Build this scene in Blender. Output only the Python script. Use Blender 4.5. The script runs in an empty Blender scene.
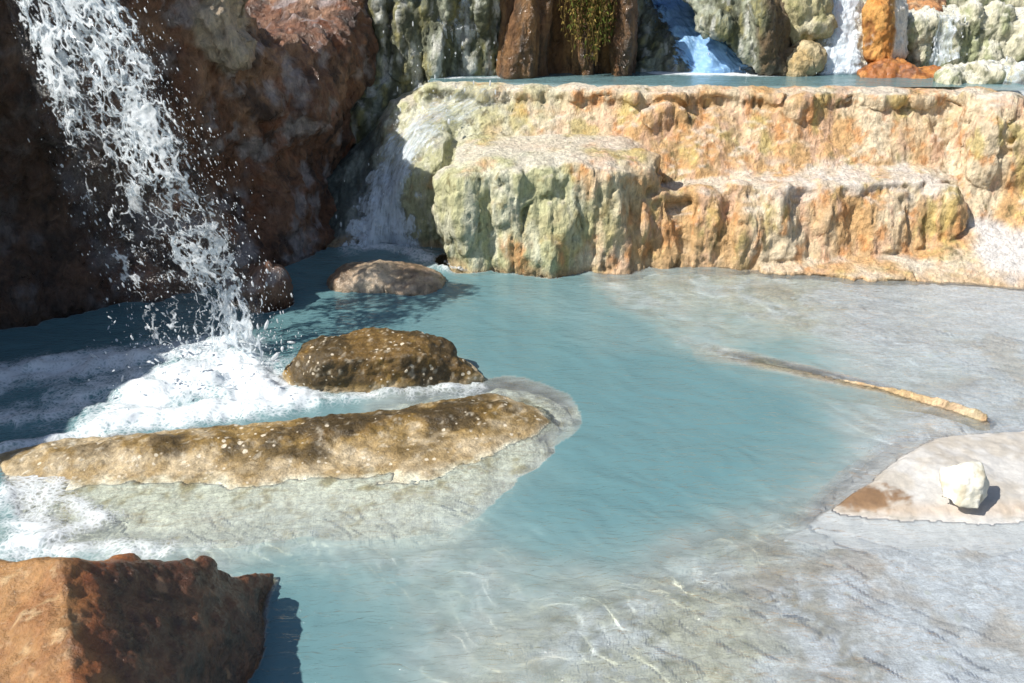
import bpy, bmesh, math, random
import numpy as np
from mathutils import Vector, Matrix, Euler
from mathutils.bvhtree import BVHTree

SC = bpy.context.scene
COL = SC.collection
R = math.radians

# ------------------------------------------------------------------ camera
PITCH, F, CZ = R(24.0), 910.0, 2.0
CP, SP = math.cos(PITCH), math.sin(PITCH)
cam_d = bpy.data.cameras.new("camera"); cam = bpy.data.objects.new("camera", cam_d); COL.objects.link(cam)
cam.location = (0, 0, CZ); cam.rotation_euler = (R(90) - PITCH, 0, 0)
cam_d.sensor_width = 36.0; cam_d.lens = F / 1024 * 36.0
cam_d.clip_start = 0.02; cam_d.clip_end = 500
SC.camera = cam

def ray(px, py):
    x, d = (px - 512) / F, (py - 341.5) / F
    return np.array([x, CP - d * SP, -SP - d * CP])
def atz(px, py, z=0.0):
    r = ray(px, py); t = (z - CZ) / r[2]
    return np.array([0, 0, CZ]) + r * t
def aty(px, py, Y):
    r = ray(px, py); t = Y / r[1]
    return np.array([0, 0, CZ]) + r * t
def X(px, Y, z):
    return (px - 512) / F * (Y * CP + (CZ - z) * SP)

# ------------------------------------------------------------------ noise
_perm = np.random.RandomState(7).permutation(1024).astype(np.int64)
_g = np.random.RandomState(8).normal(size=(1024, 3)); _g /= np.linalg.norm(_g, axis=1)[:, None]
def _h(i, j, k, s):
    return _perm[(_perm[(_perm[(i + s * 131) & 1023] + j) & 1023] + k) & 1023]
def pn(p, seed=0):
    i = np.floor(p).astype(np.int64); f = p - i
    w = f * f * f * (f * (f * 6 - 15) + 10)
    out = np.zeros(len(p))
    for a in (0, 1):
        wa = w[:, 0] if a else 1 - w[:, 0]
        for b in (0, 1):
            wb = w[:, 1] if b else 1 - w[:, 1]
            for c in (0, 1):
                wc = w[:, 2] if c else 1 - w[:, 2]
                g = _g[_h(i[:, 0] + a, i[:, 1] + b, i[:, 2] + c, seed)]
                out += wa * wb * wc * (g[:, 0] * (f[:, 0] - a) + g[:, 1] * (f[:, 1] - b) + g[:, 2] * (f[:, 2] - c))
    return out * 1.6
def fbm(p, s=1.0, o=4, gain=0.5, seed=0, an=(1, 1, 1), ridge=False):
    q = np.asarray(p) * (np.array(an) * s); a = 1.0; out = np.zeros(len(q)); tot = 0
    for k in range(o):
        n = pn(q, seed + k)
        if ridge: n = 1 - 2 * np.abs(n)
        out += a * n; tot += a; a *= gain; q = q * 2.03 + 5.3
    return out / tot * 1.5
def worley2(p, seed=0):
    i = np.floor(p).astype(np.int64); f1 = np.full(len(p), 9.0); f2 = np.full(len(p), 9.0)
    for a in (-1, 0, 1):
        for b in (-1, 0, 1):
            h = _h(i[:, 0] + a, i[:, 1] + b, np.zeros(len(p), np.int64), seed)
            jx = _perm[h] / 1024.0; jy = _perm[(h + 391) & 1023] / 1024.0
            d = np.hypot(i[:, 0] + a + jx - p[:, 0], i[:, 1] + b + jy - p[:, 1])
            m = d < f1; f2 = np.where(m, f1, np.minimum(f2, d)); f1 = np.where(m, d, f1)
    return f1, f2
def ss(x, a, b):
    t = np.clip((x - a) / (b - a), 0, 1); return t * t * (3 - 2 * t)
def mixc(c, d, t):
    c = np.asarray(c, float); d = np.asarray(d, float)
    return c + (d - c) * np.asarray(t)[:, None]
def pt2(px, py, z=0.0):
    return atz(px, py, z)[:2]

# ------------------------------------------------------------------ mesh helpers
def new_obj(name, me, mat=None, parent=None):
    o = bpy.data.objects.new(name, me); COL.objects.link(o)
    if mat: me.materials.append(mat)
    if parent: o.parent = parent
    return o
def mesh_np(name, V, Fq, attrs=None, smooth=True):
    me = bpy.data.meshes.new(name)
    V = np.asarray(V, np.float32); Fq = np.asarray(Fq, np.int32)
    n = Fq.shape[1]
    me.vertices.add(len(V)); me.vertices.foreach_set("co", V.ravel())
    me.loops.add(Fq.size); me.loops.foreach_set("vertex_index", Fq.ravel())
    me.polygons.add(len(Fq)); me.polygons.foreach_set("loop_start", np.arange(0, Fq.size, n, dtype=np.int32))
    me.polygons.foreach_set("loop_total", np.full(len(Fq), n, np.int32))
    me.update(calc_edges=True); me.validate()
    if smooth: me.polygons.foreach_set("use_smooth", np.ones(len(Fq), bool))
    for k, a in (attrs or {}).items():
        a = np.asarray(a, np.float32)
        if a.ndim == 1:
            at = me.attributes.new(k, 'FLOAT', 'POINT'); at.data.foreach_set("value", a)
        else:
            at = me.attributes.new(k, 'FLOAT_COLOR', 'POINT')
            at.data.foreach_set("color", np.concatenate([a, np.ones((len(a), 1), np.float32)], 1).ravel())
    return me
def tag(o, label=None, cat=None, group=None, kind=None):
    if label: o["label"] = label
    if cat: o["category"] = cat
    if group: o["group"] = group
    if kind: o["kind"] = kind
    return o
def empty(name, loc):
    o = bpy.data.objects.new(name, None); COL.objects.link(o); o.location = loc; o.empty_display_size = 0.1
    return o

# prims: each returns (verts, tris-list)
def ell(c, r, rot=(0, 0, 0), sub=3):
    bm = bmesh.new(); bmesh.ops.create_icosphere(bm, subdivisions=sub, radius=1)
    M = Matrix.Translation(Vector([float(v) for v in c])) @ Euler([R(a) for a in rot]).to_matrix().to_4x4() @ Matrix.Diagonal((r[0], r[1], r[2], 1))
    bmesh.ops.transform(bm, matrix=M, verts=bm.verts); return bm
def hull(pts):
    bm = bmesh.new()
    for p in pts: bm.verts.new([float(v) for v in p])
    g = bmesh.ops.convex_hull(bm, input=bm.verts)
    bmesh.ops.delete(bm, geom=[e for e in g['geom_interior'] if isinstance(e, bmesh.types.BMVert)], context='VERTS')
    bmesh.ops.recalc_face_normals(bm, faces=bm.faces); return bm
def loft(stations):
    """hulls between consecutive profiles"""
    return [hull(list(a) + list(b)) for a, b in zip(stations[:-1], stations[1:])]

def remeshed(prims, voxel, smooth=4):
    me = bpy.data.meshes.new("tmp"); big = bmesh.new()
    for b in prims:
        t = bpy.data.meshes.new("t"); b.to_mesh(t); b.free(); big.from_mesh(t); bpy.data.meshes.remove(t)
    big.to_mesh(me); big.free()
    o = bpy.data.objects.new("tmp", me); COL.objects.link(o)
    m = o.modifiers.new("r", 'REMESH'); m.mode = 'VOXEL'; m.voxel_size = voxel; m.adaptivity = 0
    if smooth:
        s = o.modifiers.new("s", 'SMOOTH'); s.factor = 0.5; s.iterations = smooth
    dg = bpy.context.evaluated_depsgraph_get(); dg.update()
    ev = o.evaluated_get(dg); m2 = ev.to_mesh()
    V = np.empty(len(m2.vertices) * 3, np.float32); m2.vertices.foreach_get("co", V); V = V.reshape(-1, 3).astype(float)
    L = np.empty(len(m2.loops), np.int32); m2.loops.foreach_get("vertex_index", L)
    Q = L.reshape(-1, 4)
    ev.to_mesh_clear(); bpy.data.objects.remove(o); bpy.data.meshes.remove(me)
    return V, Q
def normals(V, Q):
    a = V[Q[:, 2]] - V[Q[:, 0]]; b = V[Q[:, 3]] - V[Q[:, 1]]; n = np.cross(a, b)
    N = np.zeros_like(V)
    for k in range(4): np.add.at(N, Q[:, k], n)
    return N / np.maximum(np.linalg.norm(N, axis=1), 1e-9)[:, None]

ROCKS = []      # (V,Q) for ray casts
def rock(name, prims, voxel, disp, color, mat, smooth=4, label=None, cat="rock", group=None, parent=None, kind=None, keep=True, warp=None, origin=None):
    V, Q = remeshed(prims, voxel, smooth)
    N = normals(V, Q)
    if warp is not None: V = V + warp(V)
    d = disp(V, N); V = V + N * d[:, None]
    N = normals(V, Q)
    C = np.clip(color(V, N, d), 0.005, 0.95)
    if keep: ROCKS.append((V.copy(), Q.copy(), label or name))
    org = np.array(origin if origin is not None else [V[:, 0].mean(), V[:, 1].mean(), V[:, 2].min()])
    me = mesh_np(name, V - org, Q, {"Col": C})
    o = new_obj(name, me, mat, parent); o.location = org
    if label: tag(o, label, cat, group, kind)
    return o
def bvh_all(skip=()):
    vs = []; fs = []; n = 0
    for V, Q, nm in ROCKS:
        if any(k in nm for k in skip): continue
        vs.append(V); fs.append(Q + n); n += len(V)
    V = np.concatenate(vs); Q = np.concatenate(fs)
    return BVHTree.FromPolygons(V.tolist(), Q.tolist())

# ------------------------------------------------------------------ materials
def mat_new(name):
    m = bpy.data.materials.new(name); m.use_nodes = True; nt = m.node_tree; nt.nodes.clear()
    return m, nt
def nd(nt, t, **kw):
    n = nt.nodes.new(t)
    for k, v in kw.items():
        if k == 'i':
            for kk, vv in v.items(): n.inputs[kk].default_value = vv
        else: setattr(n, k, v)
    return n
def rock_mat(name, rough=0.6, rvar=0.2, bump=0.5, scale=1.0, coat=0.0, var=0.45, dist=0.02, spec=0.4, an=(1, 1, 1), speck=None, streak=0.0):
    m, nt = mat_new(name); L = nt.links.new
    out = nd(nt, 'ShaderNodeOutputMaterial'); b = nd(nt, 'ShaderNodeBsdfPrincipled'); L(b.outputs[0], out.inputs[0])
    geo = nd(nt, 'ShaderNodeNewGeometry')
    mp = nd(nt, 'ShaderNodeVectorMath', operation='MULTIPLY'); mp.inputs[1].default_value = an
    L(geo.outputs['Position'], mp.inputs[0])
    at = nd(nt, 'ShaderNodeAttribute', attribute_name="Col")
    n1 = nd(nt, 'ShaderNodeTexNoise', i={'Scale': 22 * scale, 'Detail': 9, 'Roughness': 0.68, 'Distortion': 0.6}); L(mp.outputs[0], n1.inputs['Vector'])
    n2 = nd(nt, 'ShaderNodeTexNoise', i={'Scale': 90 * scale, 'Detail': 6, 'Roughness': 0.7}); L(mp.outputs[0], n2.inputs['Vector'])
    vo = nd(nt, 'ShaderNodeTexVoronoi', i={'Scale': 38 * scale}); L(mp.outputs[0], vo.inputs['Vector'])
    mr = nd(nt, 'ShaderNodeMapRange', i={1: 0.25, 2: 0.75, 3: 1 - var, 4: 1 + var}); L(n1.outputs[0], mr.inputs[0])
    mr2 = nd(nt, 'ShaderNodeMapRange', i={1: 0.3, 2: 0.7, 3: 1 - var * 0.35, 4: 1 + var * 0.35}); L(n2.outputs[0], mr2.inputs[0])
    mu = nd(nt, 'ShaderNodeMath', operation='MULTIPLY'); L(mr.outputs[0], mu.inputs[0]); L(mr2.outputs[0], mu.inputs[1])
    vm = nd(nt, 'ShaderNodeVectorMath', operation='SCALE'); L(at.outputs['Color'], vm.inputs[0]); L(mu.outputs[0], vm.inputs['Scale'])
    csrc = vm.outputs[0]
    if streak:
        sv = nd(nt, 'ShaderNodeVectorMath', operation='MULTIPLY'); sv.inputs[1].default_value = (1, 1, .14); L(geo.outputs['Position'], sv.inputs[0])
        sn = nd(nt, 'ShaderNodeTexNoise', i={'Scale': 42, 'Detail': 5, 'Roughness': .65, 'Distortion': .4}); L(sv.outputs[0], sn.inputs['Vector'])
        sm = nd(nt, 'ShaderNodeMapRange', i={1: .3, 2: .7, 3: 1 - streak, 4: 1 + streak * .6}); L(sn.outputs[0], sm.inputs[0])
        sc_ = nd(nt, 'ShaderNodeVectorMath', operation='SCALE'); L(csrc, sc_.inputs[0]); L(sm.outputs[0], sc_.inputs['Scale']); csrc = sc_.outputs[0]
    if speck:
        v2 = nd(nt, 'ShaderNodeTexVoronoi', i={'Scale': speck[1]}); L(geo.outputs['Position'], v2.inputs['Vector'])
        sz = nd(nt, 'ShaderNodeSeparateColor'); L(v2.outputs['Color'], sz.inputs[0])
        n4 = nd(nt, 'ShaderNodeTexNoise', i={'Scale': 7, 'Detail': 4}); L(geo.outputs['Position'], n4.inputs['Vector'])
        th = nd(nt, 'ShaderNodeMath', operation='MULTIPLY', i={1: .62}); L(sz.outputs[0], th.inputs[0])
        th2 = nd(nt, 'ShaderNodeMath', operation='MULTIPLY_ADD', i={1: 1.1, 2: -.68}); L(n4.outputs[0], th2.inputs[0])
        th3 = nd(nt, 'ShaderNodeMath', operation='ADD'); L(th.outputs[0], th3.inputs[0]); L(th2.outputs[0], th3.inputs[1])
        dd = nd(nt, 'ShaderNodeMath', operation='MULTIPLY_ADD', i={1: .35}); L(n2.outputs[0], dd.inputs[0]); L(v2.outputs['Distance'], dd.inputs[2])
        df = nd(nt, 'ShaderNodeMath', operation='SUBTRACT'); L(th3.outputs[0], df.inputs[0]); L(dd.outputs[0], df.inputs[1])
        mk = nd(nt, 'ShaderNodeMapRange', i={1: -.02, 2: .08, 3: 0, 4: .9}); L(df.outputs[0], mk.inputs[0])
        mx = nd(nt, 'ShaderNodeMix', data_type='RGBA'); L(mk.outputs[0], mx.inputs[0]); L(csrc, mx.inputs[6]); mx.inputs[7].default_value = (*speck[0], 1)
        csrc = mx.outputs[2]
    L(csrc, b.inputs['Base Color'])
    rr = nd(nt, 'ShaderNodeMapRange', i={1: 0.3, 2: 0.7, 3: max(rough - rvar, 0.05), 4: min(rough + rvar, 1)}); L(n1.outputs[0], rr.inputs[0]); L(rr.outputs[0], b.inputs['Roughness'])
    b.inputs['Specular IOR Level'].default_value = spec
    b.inputs['Coat Weight'].default_value = coat; b.inputs['Coat Roughness'].default_value = 0.12
    ad = nd(nt, 'ShaderNodeMath', operation='MULTIPLY_ADD', i={1: 0.35}); L(n2.outputs[0], ad.inputs[0]); L(n1.outputs[0], ad.inputs[2])
    ad2 = nd(nt, 'ShaderNodeMath', operation='MULTIPLY_ADD', i={1: 0.3}); L(vo.outputs['Distance'], ad2.inputs[0]); L(ad.outputs[0], ad2.inputs[2])
    hsrc = ad2.outputs[0]
    if streak:
        ad3 = nd(nt, 'ShaderNodeMath', operation='MULTIPLY_ADD', i={1: .8}); L(sn.outputs[0], ad3.inputs[0]); L(hsrc, ad3.inputs[2]); hsrc = ad3.outputs[0]
    bp = nd(nt, 'ShaderNodeBump', i={'Strength': bump, 'Distance': dist}); L(hsrc, bp.inputs['Height'])
    L(bp.outputs[0], b.inputs['Normal']); 
    if coat: L(bp.outputs[0], b.inputs['Coat Normal'])
    return m

M_trav = rock_mat("travertine", 0.62, 0.2, 0.75, 1.15, 0.0, 0.42, 0.030, 0.35, (1, 1, .7), streak=.30)
M_cliff = rock_mat("wet_cliff_rock", 0.42, 0.22, 1.0, 0.6, 0.3, 0.6, 0.09, 0.5, (1, 1, .6))
M_moss = rock_mat("mossy_rock", 0.6, 0.25, 0.9, 1.2, 0.1, 0.6, 0.03, 0.4, (1, 1, .5))
M_wet = rock_mat("wet_brown_rock", 0.36, 0.15, 0.8, 2.4, 0.4, 0.4, 0.010)
M_algae = rock_mat("algae_rock", 0.55, 0.25, 0.6, 2.0, 0.15, 0.6, 0.013, speck=((.66, .58, .44), 34))
M_stone = rock_mat("pale_stone", 0.7, 0.1, 0.4, 1.5, 0.0, 0.12, 0.008)
M_slab = rock_mat("pale_slab", 0.55, 0.2, 0.35, 1.4, 0.1, 0.16, 0.008)
M_bed = rock_mat("pool_bed", 0.8, 0.1, 0.6, 1.6, 0.0, 0.42, 0.02, 0.2, speck=((.80, .78, .70), 22))

def schlick(nt, nrm=None):
    """water's reflectance by viewing angle, the same from both sides"""
    L = nt.links.new
    lw = nd(nt, 'ShaderNodeLayerWeight', i={0: .5})
    if nrm is not None: L(nrm, lw.inputs['Normal'])
    p = nd(nt, 'ShaderNodeMath', operation='POWER', i={1: 5.0}); L(lw.outputs['Facing'], p.inputs[0])
    m = nd(nt, 'ShaderNodeMath', operation='MULTIPLY_ADD', i={1: .98, 2: .02}); L(p.outputs[0], m.inputs[0])
    return m
def water_mat():
    m, nt = mat_new("spring_water"); L = nt.links.new
    out = nd(nt, 'ShaderNodeOutputMaterial')
    geo = nd(nt, 'ShaderNodeNewGeometry')
    milk = nd(nt, 'ShaderNodeAttribute', attribute_name="milk"); foam = nd(nt, 'ShaderNodeAttribute', attribute_name="foam"); rip = nd(nt, 'ShaderNodeAttribute', attribute_name="rip")
    # ripples
    mp = nd(nt, 'ShaderNodeMapping'); mp.inputs['Rotation'].default_value = (0, 0, R(-28)); mp.inputs['Scale'].default_value = (1, 2.6, 1); L(geo.outputs['Position'], mp.inputs[0])
    w1 = nd(nt, 'ShaderNodeTexNoise', i={'Scale': 9, 'Detail': 4, 'Roughness': 0.55, 'Distortion': 1.6}); L(mp.outputs[0], w1.inputs[0])
    w2 = nd(nt, 'ShaderNodeTexNoise', i={'Scale': 30, 'Detail': 3, 'Roughness': 0.5, 'Distortion': 1.2}); L(geo.outputs['Position'], w2.inputs[0])
    wa = nd(nt, 'ShaderNodeMath', operation='MULTIPLY_ADD', i={1: 0.22}); L(w2.outputs[0], wa.inputs[0]); L(w1.outputs[0], wa.inputs[2])
    wr = nd(nt, 'ShaderNodeMath', operation='MULTIPLY'); L(wa.outputs[0], wr.inputs[0]); L(rip.outputs['Fac'], wr.inputs[1])
    bp = nd(nt, 'ShaderNodeBump', i={'Strength': 1.0, 'Distance': 0.020}); L(wr.outputs[0], bp.inputs['Height'])
    # body
    n1 = nd(nt, 'ShaderNodeTexNoise', i={'Scale': 3.2, 'Detail': 6, 'Roughness': 0.6, 'Distortion': 1.5}); L(mp.outputs[0], n1.inputs[0])
    mm = nd(nt, 'ShaderNodeMapRange', i={1: 0.3, 2: 0.7, 3: 0.75, 4: 1.5}); L(n1.outputs[0], mm.inputs[0])
    ad = nd(nt, 'ShaderNodeMath', operation='POWER', use_clamp=True); L(milk.outputs['Fac'], ad.inputs[0]); L(mm.outputs[0], ad.inputs[1])
    cr = nd(nt, 'ShaderNodeValToRGB'); L(milk.outputs['Fac'], cr.inputs[0])
    e = cr.color_ramp.elements
    e[0].position = 0.0; e[0].color = (0.66, 0.67, 0.70, 1)
    e[1].position = 1.0; e[1].color = (0.106, 0.213, 0.232, 1)
    k = e.new(0.45); k.color = (0.44, 0.52, 0.51, 1)
    k = e.new(0.8); k.color = (0.195, 0.31, 0.32, 1)
    dif = nd(nt, 'ShaderNodeBsdfDiffuse'); L(cr.outputs[0], dif.inputs[0])
    tr = nd(nt, 'ShaderNodeBsdfRefraction', i={'Color': (0.92, 0.975, 1.0, 1), 'Roughness': 0.0, 'IOR': 1.33})
    thin = nd(nt, 'ShaderNodeAttribute', attribute_name="thin"); t2 = nd(nt, 'ShaderNodeBsdfTransparent', i={0: (.97, .98, .98, 1)})
    clear = nd(nt, 'ShaderNodeMixShader'); tm = nd(nt, 'ShaderNodeMapRange', i={1: 0, 2: 1, 3: 0, 4: 1}); L(thin.outputs['Fac'], tm.inputs[0]); L(tm.outputs[0], clear.inputs[0]); L(tr.outputs[0], clear.inputs[1]); L(t2.outputs[0], clear.inputs[2])
    body = nd(nt, 'ShaderNodeMixShader'); L(ad.outputs[0], body.inputs[0]); L(clear.outputs[0], body.inputs[1]); L(dif.outputs[0], body.inputs[2])
    # foam
    f1 = nd(nt, 'ShaderNodeTexNoise', i={'Scale': 7, 'Detail': 6, 'Roughness': 0.6, 'Distortion': 1.0}); L(geo.outputs['Position'], f1.inputs[0])
    f2 = nd(nt, 'ShaderNodeTexVoronoi', feature='DISTANCE_TO_EDGE', i={'Scale': 42}); 
    wv = nd(nt, 'ShaderNodeVectorMath', operation='MULTIPLY_ADD'); wv.inputs[1].default_value = (.12, .12, .12); L(f1.outputs['Color'], wv.inputs[0]); L(geo.outputs['Position'], wv.inputs[2]); L(wv.outputs[0], f2.inputs[0])
    fm = nd(nt, 'ShaderNodeMath', operation='MULTIPLY_ADD', i={1: -.8}); L(f2.outputs['Distance'], fm.inputs[0]); L(f1.outputs[0], fm.inputs[2])
    fa = nd(nt, 'ShaderNodeMath', operation='ADD'); L(fm.outputs[0], fa.inputs[0]); L(foam.outputs['Fac'], fa.inputs[1])
    fr = nd(nt, 'ShaderNodeMapRange', interpolation_type='SMOOTHSTEP', i={1: 0.70, 2: 1.35, 3: 0, 4: 0.95}); L(fa.outputs[0], fr.inputs[0])
    fd = nd(nt, 'ShaderNodeBsdfDiffuse', i={0: (0.70, 0.74, 0.76, 1)})
    fbp = nd(nt, 'ShaderNodeBump', i={'Strength': 0.45, 'Distance': 0.04}); L(f1.outputs[0], fbp.inputs['Height']); L(fbp.outputs[0], fd.inputs['Normal'])
    # gloss
    gl = nd(nt, 'ShaderNodeBsdfGlossy', i={'Roughness': 0.06}); L(bp.outputs[0], gl.inputs['Normal'])
    fres = schlick(nt, bp.outputs[0])
    s1 = nd(nt, 'ShaderNodeMixShader'); L(fres.outputs[0], s1.inputs[0]); L(body.outputs[0], s1.inputs[1]); L(gl.outputs[0], s1.inputs[2])
    s2 = nd(nt, 'ShaderNodeMixShader'); L(fr.outputs[0], s2.inputs[0]); L(s1.outputs[0], s2.inputs[1]); L(fd.outputs[0], s2.inputs[2])
    L(s2.outputs[0], out.inputs[0])
    return m
M_water = water_mat()

def splash_mat(name, alpha=1.0, tint=(0.92, 0.95, 0.97), soft=False):
    m, nt = mat_new(name); L = nt.links.new
    out = nd(nt, 'ShaderNodeOutputMaterial'); geo = nd(nt, 'ShaderNodeNewGeometry')
    d = nd(nt, 'ShaderNodeBsdfDiffuse', i={0: (*tint, 1)}); t = nd(nt, 'ShaderNodeBsdfTranslucent', i={0: (*tint, 1)})
    a = nd(nt, 'ShaderNodeMixShader', i={0: 0.5}); L(d.outputs[0], a.inputs[1]); L(t.outputs[0], a.inputs[2])
    tr = nd(nt, 'ShaderNodeBsdfTransparent', i={0: (.93, .96, .98, 1)})
    n = nd(nt, 'ShaderNodeTexNoise', i={'Scale': 28, 'Detail': 5, 'Roughness': .65, 'Distortion': .8}); L(geo.outputs['Position'], n.inputs[0])
    mr = nd(nt, 'ShaderNodeMapRange', i={1: .34, 2: .62, 3: 0.5 * alpha, 4: 1.0 * alpha}); L(n.outputs[0], mr.inputs[0])
    if soft:
        so = nd(nt, 'ShaderNodeAttribute', attribute_name="soft"); so2 = nd(nt, 'ShaderNodeMath', operation='MULTIPLY'); L(so.outputs['Fac'], so2.inputs[0]); L(mr.outputs[0], so2.inputs[1]); mr = so2
    b = nd(nt, 'ShaderNodeMixShader'); L(mr.outputs[0], b.inputs[0]); L(tr.outputs[0], b.inputs[1]); L(a.outputs[0], b.inputs[2])
    g = nd(nt, 'ShaderNodeBsdfGlossy', i={'Roughness': 0.12}); fz = schlick(nt)
    c = nd(nt, 'ShaderNodeMixShader'); L(fz.outputs[0], c.inputs[0]); L(b.outputs[0], c.inputs[1]); L(g.outputs[0], c.inputs[2]); L(c.outputs[0], out.inputs[0])
    return m
def veil_mat(name, amax=.95, tint=(.80, .88, .95)):
    """a thin film of white water over rock: streaks along its flow, open between them"""
    m, nt = mat_new(name); L = nt.links.new
    out = nd(nt, 'ShaderNodeOutputMaterial'); fl = nd(nt, 'ShaderNodeAttribute', attribute_name="flow"); ed = nd(nt, 'ShaderNodeAttribute', attribute_name="body")
    mp = nd(nt, 'ShaderNodeMapping'); mp.inputs['Scale'].default_value = (1, .22, 1); L(fl.outputs['Vector'], mp.inputs[0])
    n = nd(nt, 'ShaderNodeTexNoise', i={'Scale': 34, 'Detail': 7, 'Roughness': .66, 'Distortion': .7}); L(mp.outputs[0], n.inputs[0])
    n2 = nd(nt, 'ShaderNodeTexNoise', i={'Scale': 16, 'Detail': 5, 'Roughness': .6, 'Distortion': 1.0}); L(fl.outputs['Vector'], n2.inputs[0])
    a = nd(nt, 'ShaderNodeMath', operation='MULTIPLY_ADD', i={1: .6}); L(n2.outputs[0], a.inputs[0]); L(n.outputs[0], a.inputs[2])
    a2 = nd(nt, 'ShaderNodeMath', operation='ADD'); L(a.outputs[0], a2.inputs[0]); L(ed.outputs['Fac'], a2.inputs[1])
    mr = nd(nt, 'ShaderNodeMapRange', interpolation_type='SMOOTHSTEP', i={1: .95, 2: 1.45, 3: 0, 4: amax}); L(a2.outputs[0], mr.inputs[0])
    d = nd(nt, 'ShaderNodeBsdfDiffuse', i={0: (*tint, 1)}); t = nd(nt, 'ShaderNodeBsdfTranslucent', i={0: (*tint, 1)})
    bp = nd(nt, 'ShaderNodeBump', i={'Strength': .7, 'Distance': .02}); L(a.outputs[0], bp.inputs['Height']); L(bp.outputs[0], d.inputs['Normal'])
    x = nd(nt, 'ShaderNodeMixShader', i={0: .3}); L(d.outputs[0], x.inputs[1]); L(t.outputs[0], x.inputs[2])
    tr = nd(nt, 'ShaderNodeBsdfTransparent'); y = nd(nt, 'ShaderNodeMixShader'); L(mr.outputs[0], y.inputs[0]); L(tr.outputs[0], y.inputs[1]); L(x.outputs[0], y.inputs[2])
    g = nd(nt, 'ShaderNodeBsdfGlossy', i={'Roughness': .15}); L(bp.outputs[0], g.inputs['Normal']); z = nd(nt, 'ShaderNodeMixShader', i={0: .035}); L(y.outputs[0], z.inputs[1]); L(g.outputs[0], z.inputs[2]); L(z.outputs[0], out.inputs[0])
    return m
M_veil = veil_mat("water_veil")
M_blue = veil_mat("shade_blue_water", tint=(.34, .60, .92))  # blue of the shade painted into the cascade's water colour
M_splash = splash_mat("splashing_water"); M_strand = splash_mat("falling_water_strands", 1.0, soft=True)

# ------------------------------------------------------------------ colour recipes
def C(*c): return np.array(c, float)
OCHRE, CREAM, PINK, ORANGE = C(.58, .36, .165), C(.66, .54, .37), C(.64, .41, .27), C(.57, .27, .10)
GREEN, YEL, WHITE, OLIVE = C(.48, .47, .27), C(.50, .41, .14), C(.68, .62, .52), C(.15, .125, .05)
def trav_color(V, N, d, green=None, white=0.6, base=0.0):
    a = fbm(V, 2.2, 4, .55, 11, (1, 1, .45)); b = fbm(V, 5.5, 4, .6, 23, (1.2, 1, .4)); c = fbm(V, 9, 4, .6, 37, (1, 1, .6))
    col = mixc(np.tile(OCHRE, (len(V), 1)), CREAM, ss(a, -.25, .35))
    col = mixc(col, PINK, ss(b, .05, .4) * .8)
    col = mixc(col, ORANGE, ss(c, .12, .5) * .8)
    col = mixc(col, YEL, ss(fbm(V, 4, 4, .6, 51, (1, 1, .5)), .1, .4) * .65)
    if green is not None:
        g = green(V); col = mixc(col, GREEN, np.clip(g * ss(fbm(V, 3.5, 4, .6, 61) + g * .5, -.1, .35), 0, 1))
        col = mixc(col, C(.64, .63, .48), g * ss(fbm(V, 6, 4, .6, 71, (1.4, 1, .4)), -.1, .4) * .8)
        col = mixc(col, OLIVE * 1.3, g * ss(fbm(V, 9, 4, .65, 63), .3, .6) * .75)
    col = mixc(col, WHITE, ss(N[:, 2], .55, .95) * white * ss(fbm(V, 3, 3, .5, 81), -.35, .2))
    col = mixc(col, OLIVE, ss(fbm(V, 7, 5, .68, 91, (1.2, 1, .5)), .34, .62) * .8)
    return col
def moss_color(V, N, d):
    a = fbm(V, 5, 5, .6, 111, (1.5, 1, .35)); b = fbm(V, 11, 4, .6, 121, (1.4, 1, .4))
    col = mixc(np.tile(C(.10, .105, .06), (len(V), 1)), C(.34, .36, .27), ss(a, -.15, .3))
    col = mixc(col, C(.36, .32, .12), ss(b, .1, .4) * .6)
    return mixc(col, C(.62, .62, .56), ss(fbm(V, 8, 4, .6, 131, (1.8, 1, .3)), .08, .4) * .8)
def pale_moss_color(V, N, d):
    a = fbm(V, 5, 5, .6, 211, (1.4, 1, .4)); b = fbm(V, 10, 4, .6, 221)
    col = mixc(np.tile(C(.60, .57, .42), (len(V), 1)), C(.36, .38, .22), ss(a, .0, .35))
    col = mixc(col, C(.13, .14, .07), ss(b, .15, .4) * .8)
    return mixc(col, C(.74, .72, .62), ss(N[:, 2], .4, .9) * .8)

# ------------------------------------------------------------------ THE CLIFF (left)
rng = random.Random(4)
def cliff_disp(V, N):
    big = fbm(V, .9, 3, .5, 301) * .15 * (1 - .7 * ss(V[:, 1], 5.4, 6.2)) + fbm(V, 1.8, 4, .5, 311, (1, 1, .8)) * .10
    crag = fbm(V, 3.6, 6, .62, 316, (1, 1, .75)) * .10 + fbm(V, 9, 4, .62, 321, (1, 1, .7)) * .035
    return big + crag + fbm(V, 26, 3, .6, 331) * .010
plan = [(-4.3, 2.0, 2.2), (-4.05, 2.8, 2.2), (-3.8, 3.7, 2.2), (-3.2, 4.5, 2.15), (-2.7, 4.85, 2.1), (-2.2, 5.12, 2.1), (-1.78, 5.42, 1.9), (-1.30, 6.15, 1.30), (-1.10, 6.7, 1.45), (-1.0, 7.4, 2.0)]  # leftmost stations are unseen, added to shade the left of the pool
def cl_station(i):
    p = np.array(plan[i][:2]); top = plan[i][2]
    d = np.array(plan[min(i + 1, len(plan) - 1)][:2]) - np.array(plan[max(i - 1, 0)][:2]); d /= np.linalg.norm(d)
    nb = np.array([-d[1], d[0]]); q = p + nb * 1.1
    hang = [.3, .3, .3, .26, .2, .17, .12, .04, .0, .0][i]
    return [(*(p + nb * .02), -.7), (*(p + nb * .02), .1), (*(p + nb * .12), .55), (*(p - nb * hang), top - .25), (*(p - nb * (hang - .1)), top), (*q, top), (*q, -.7)]
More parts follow.
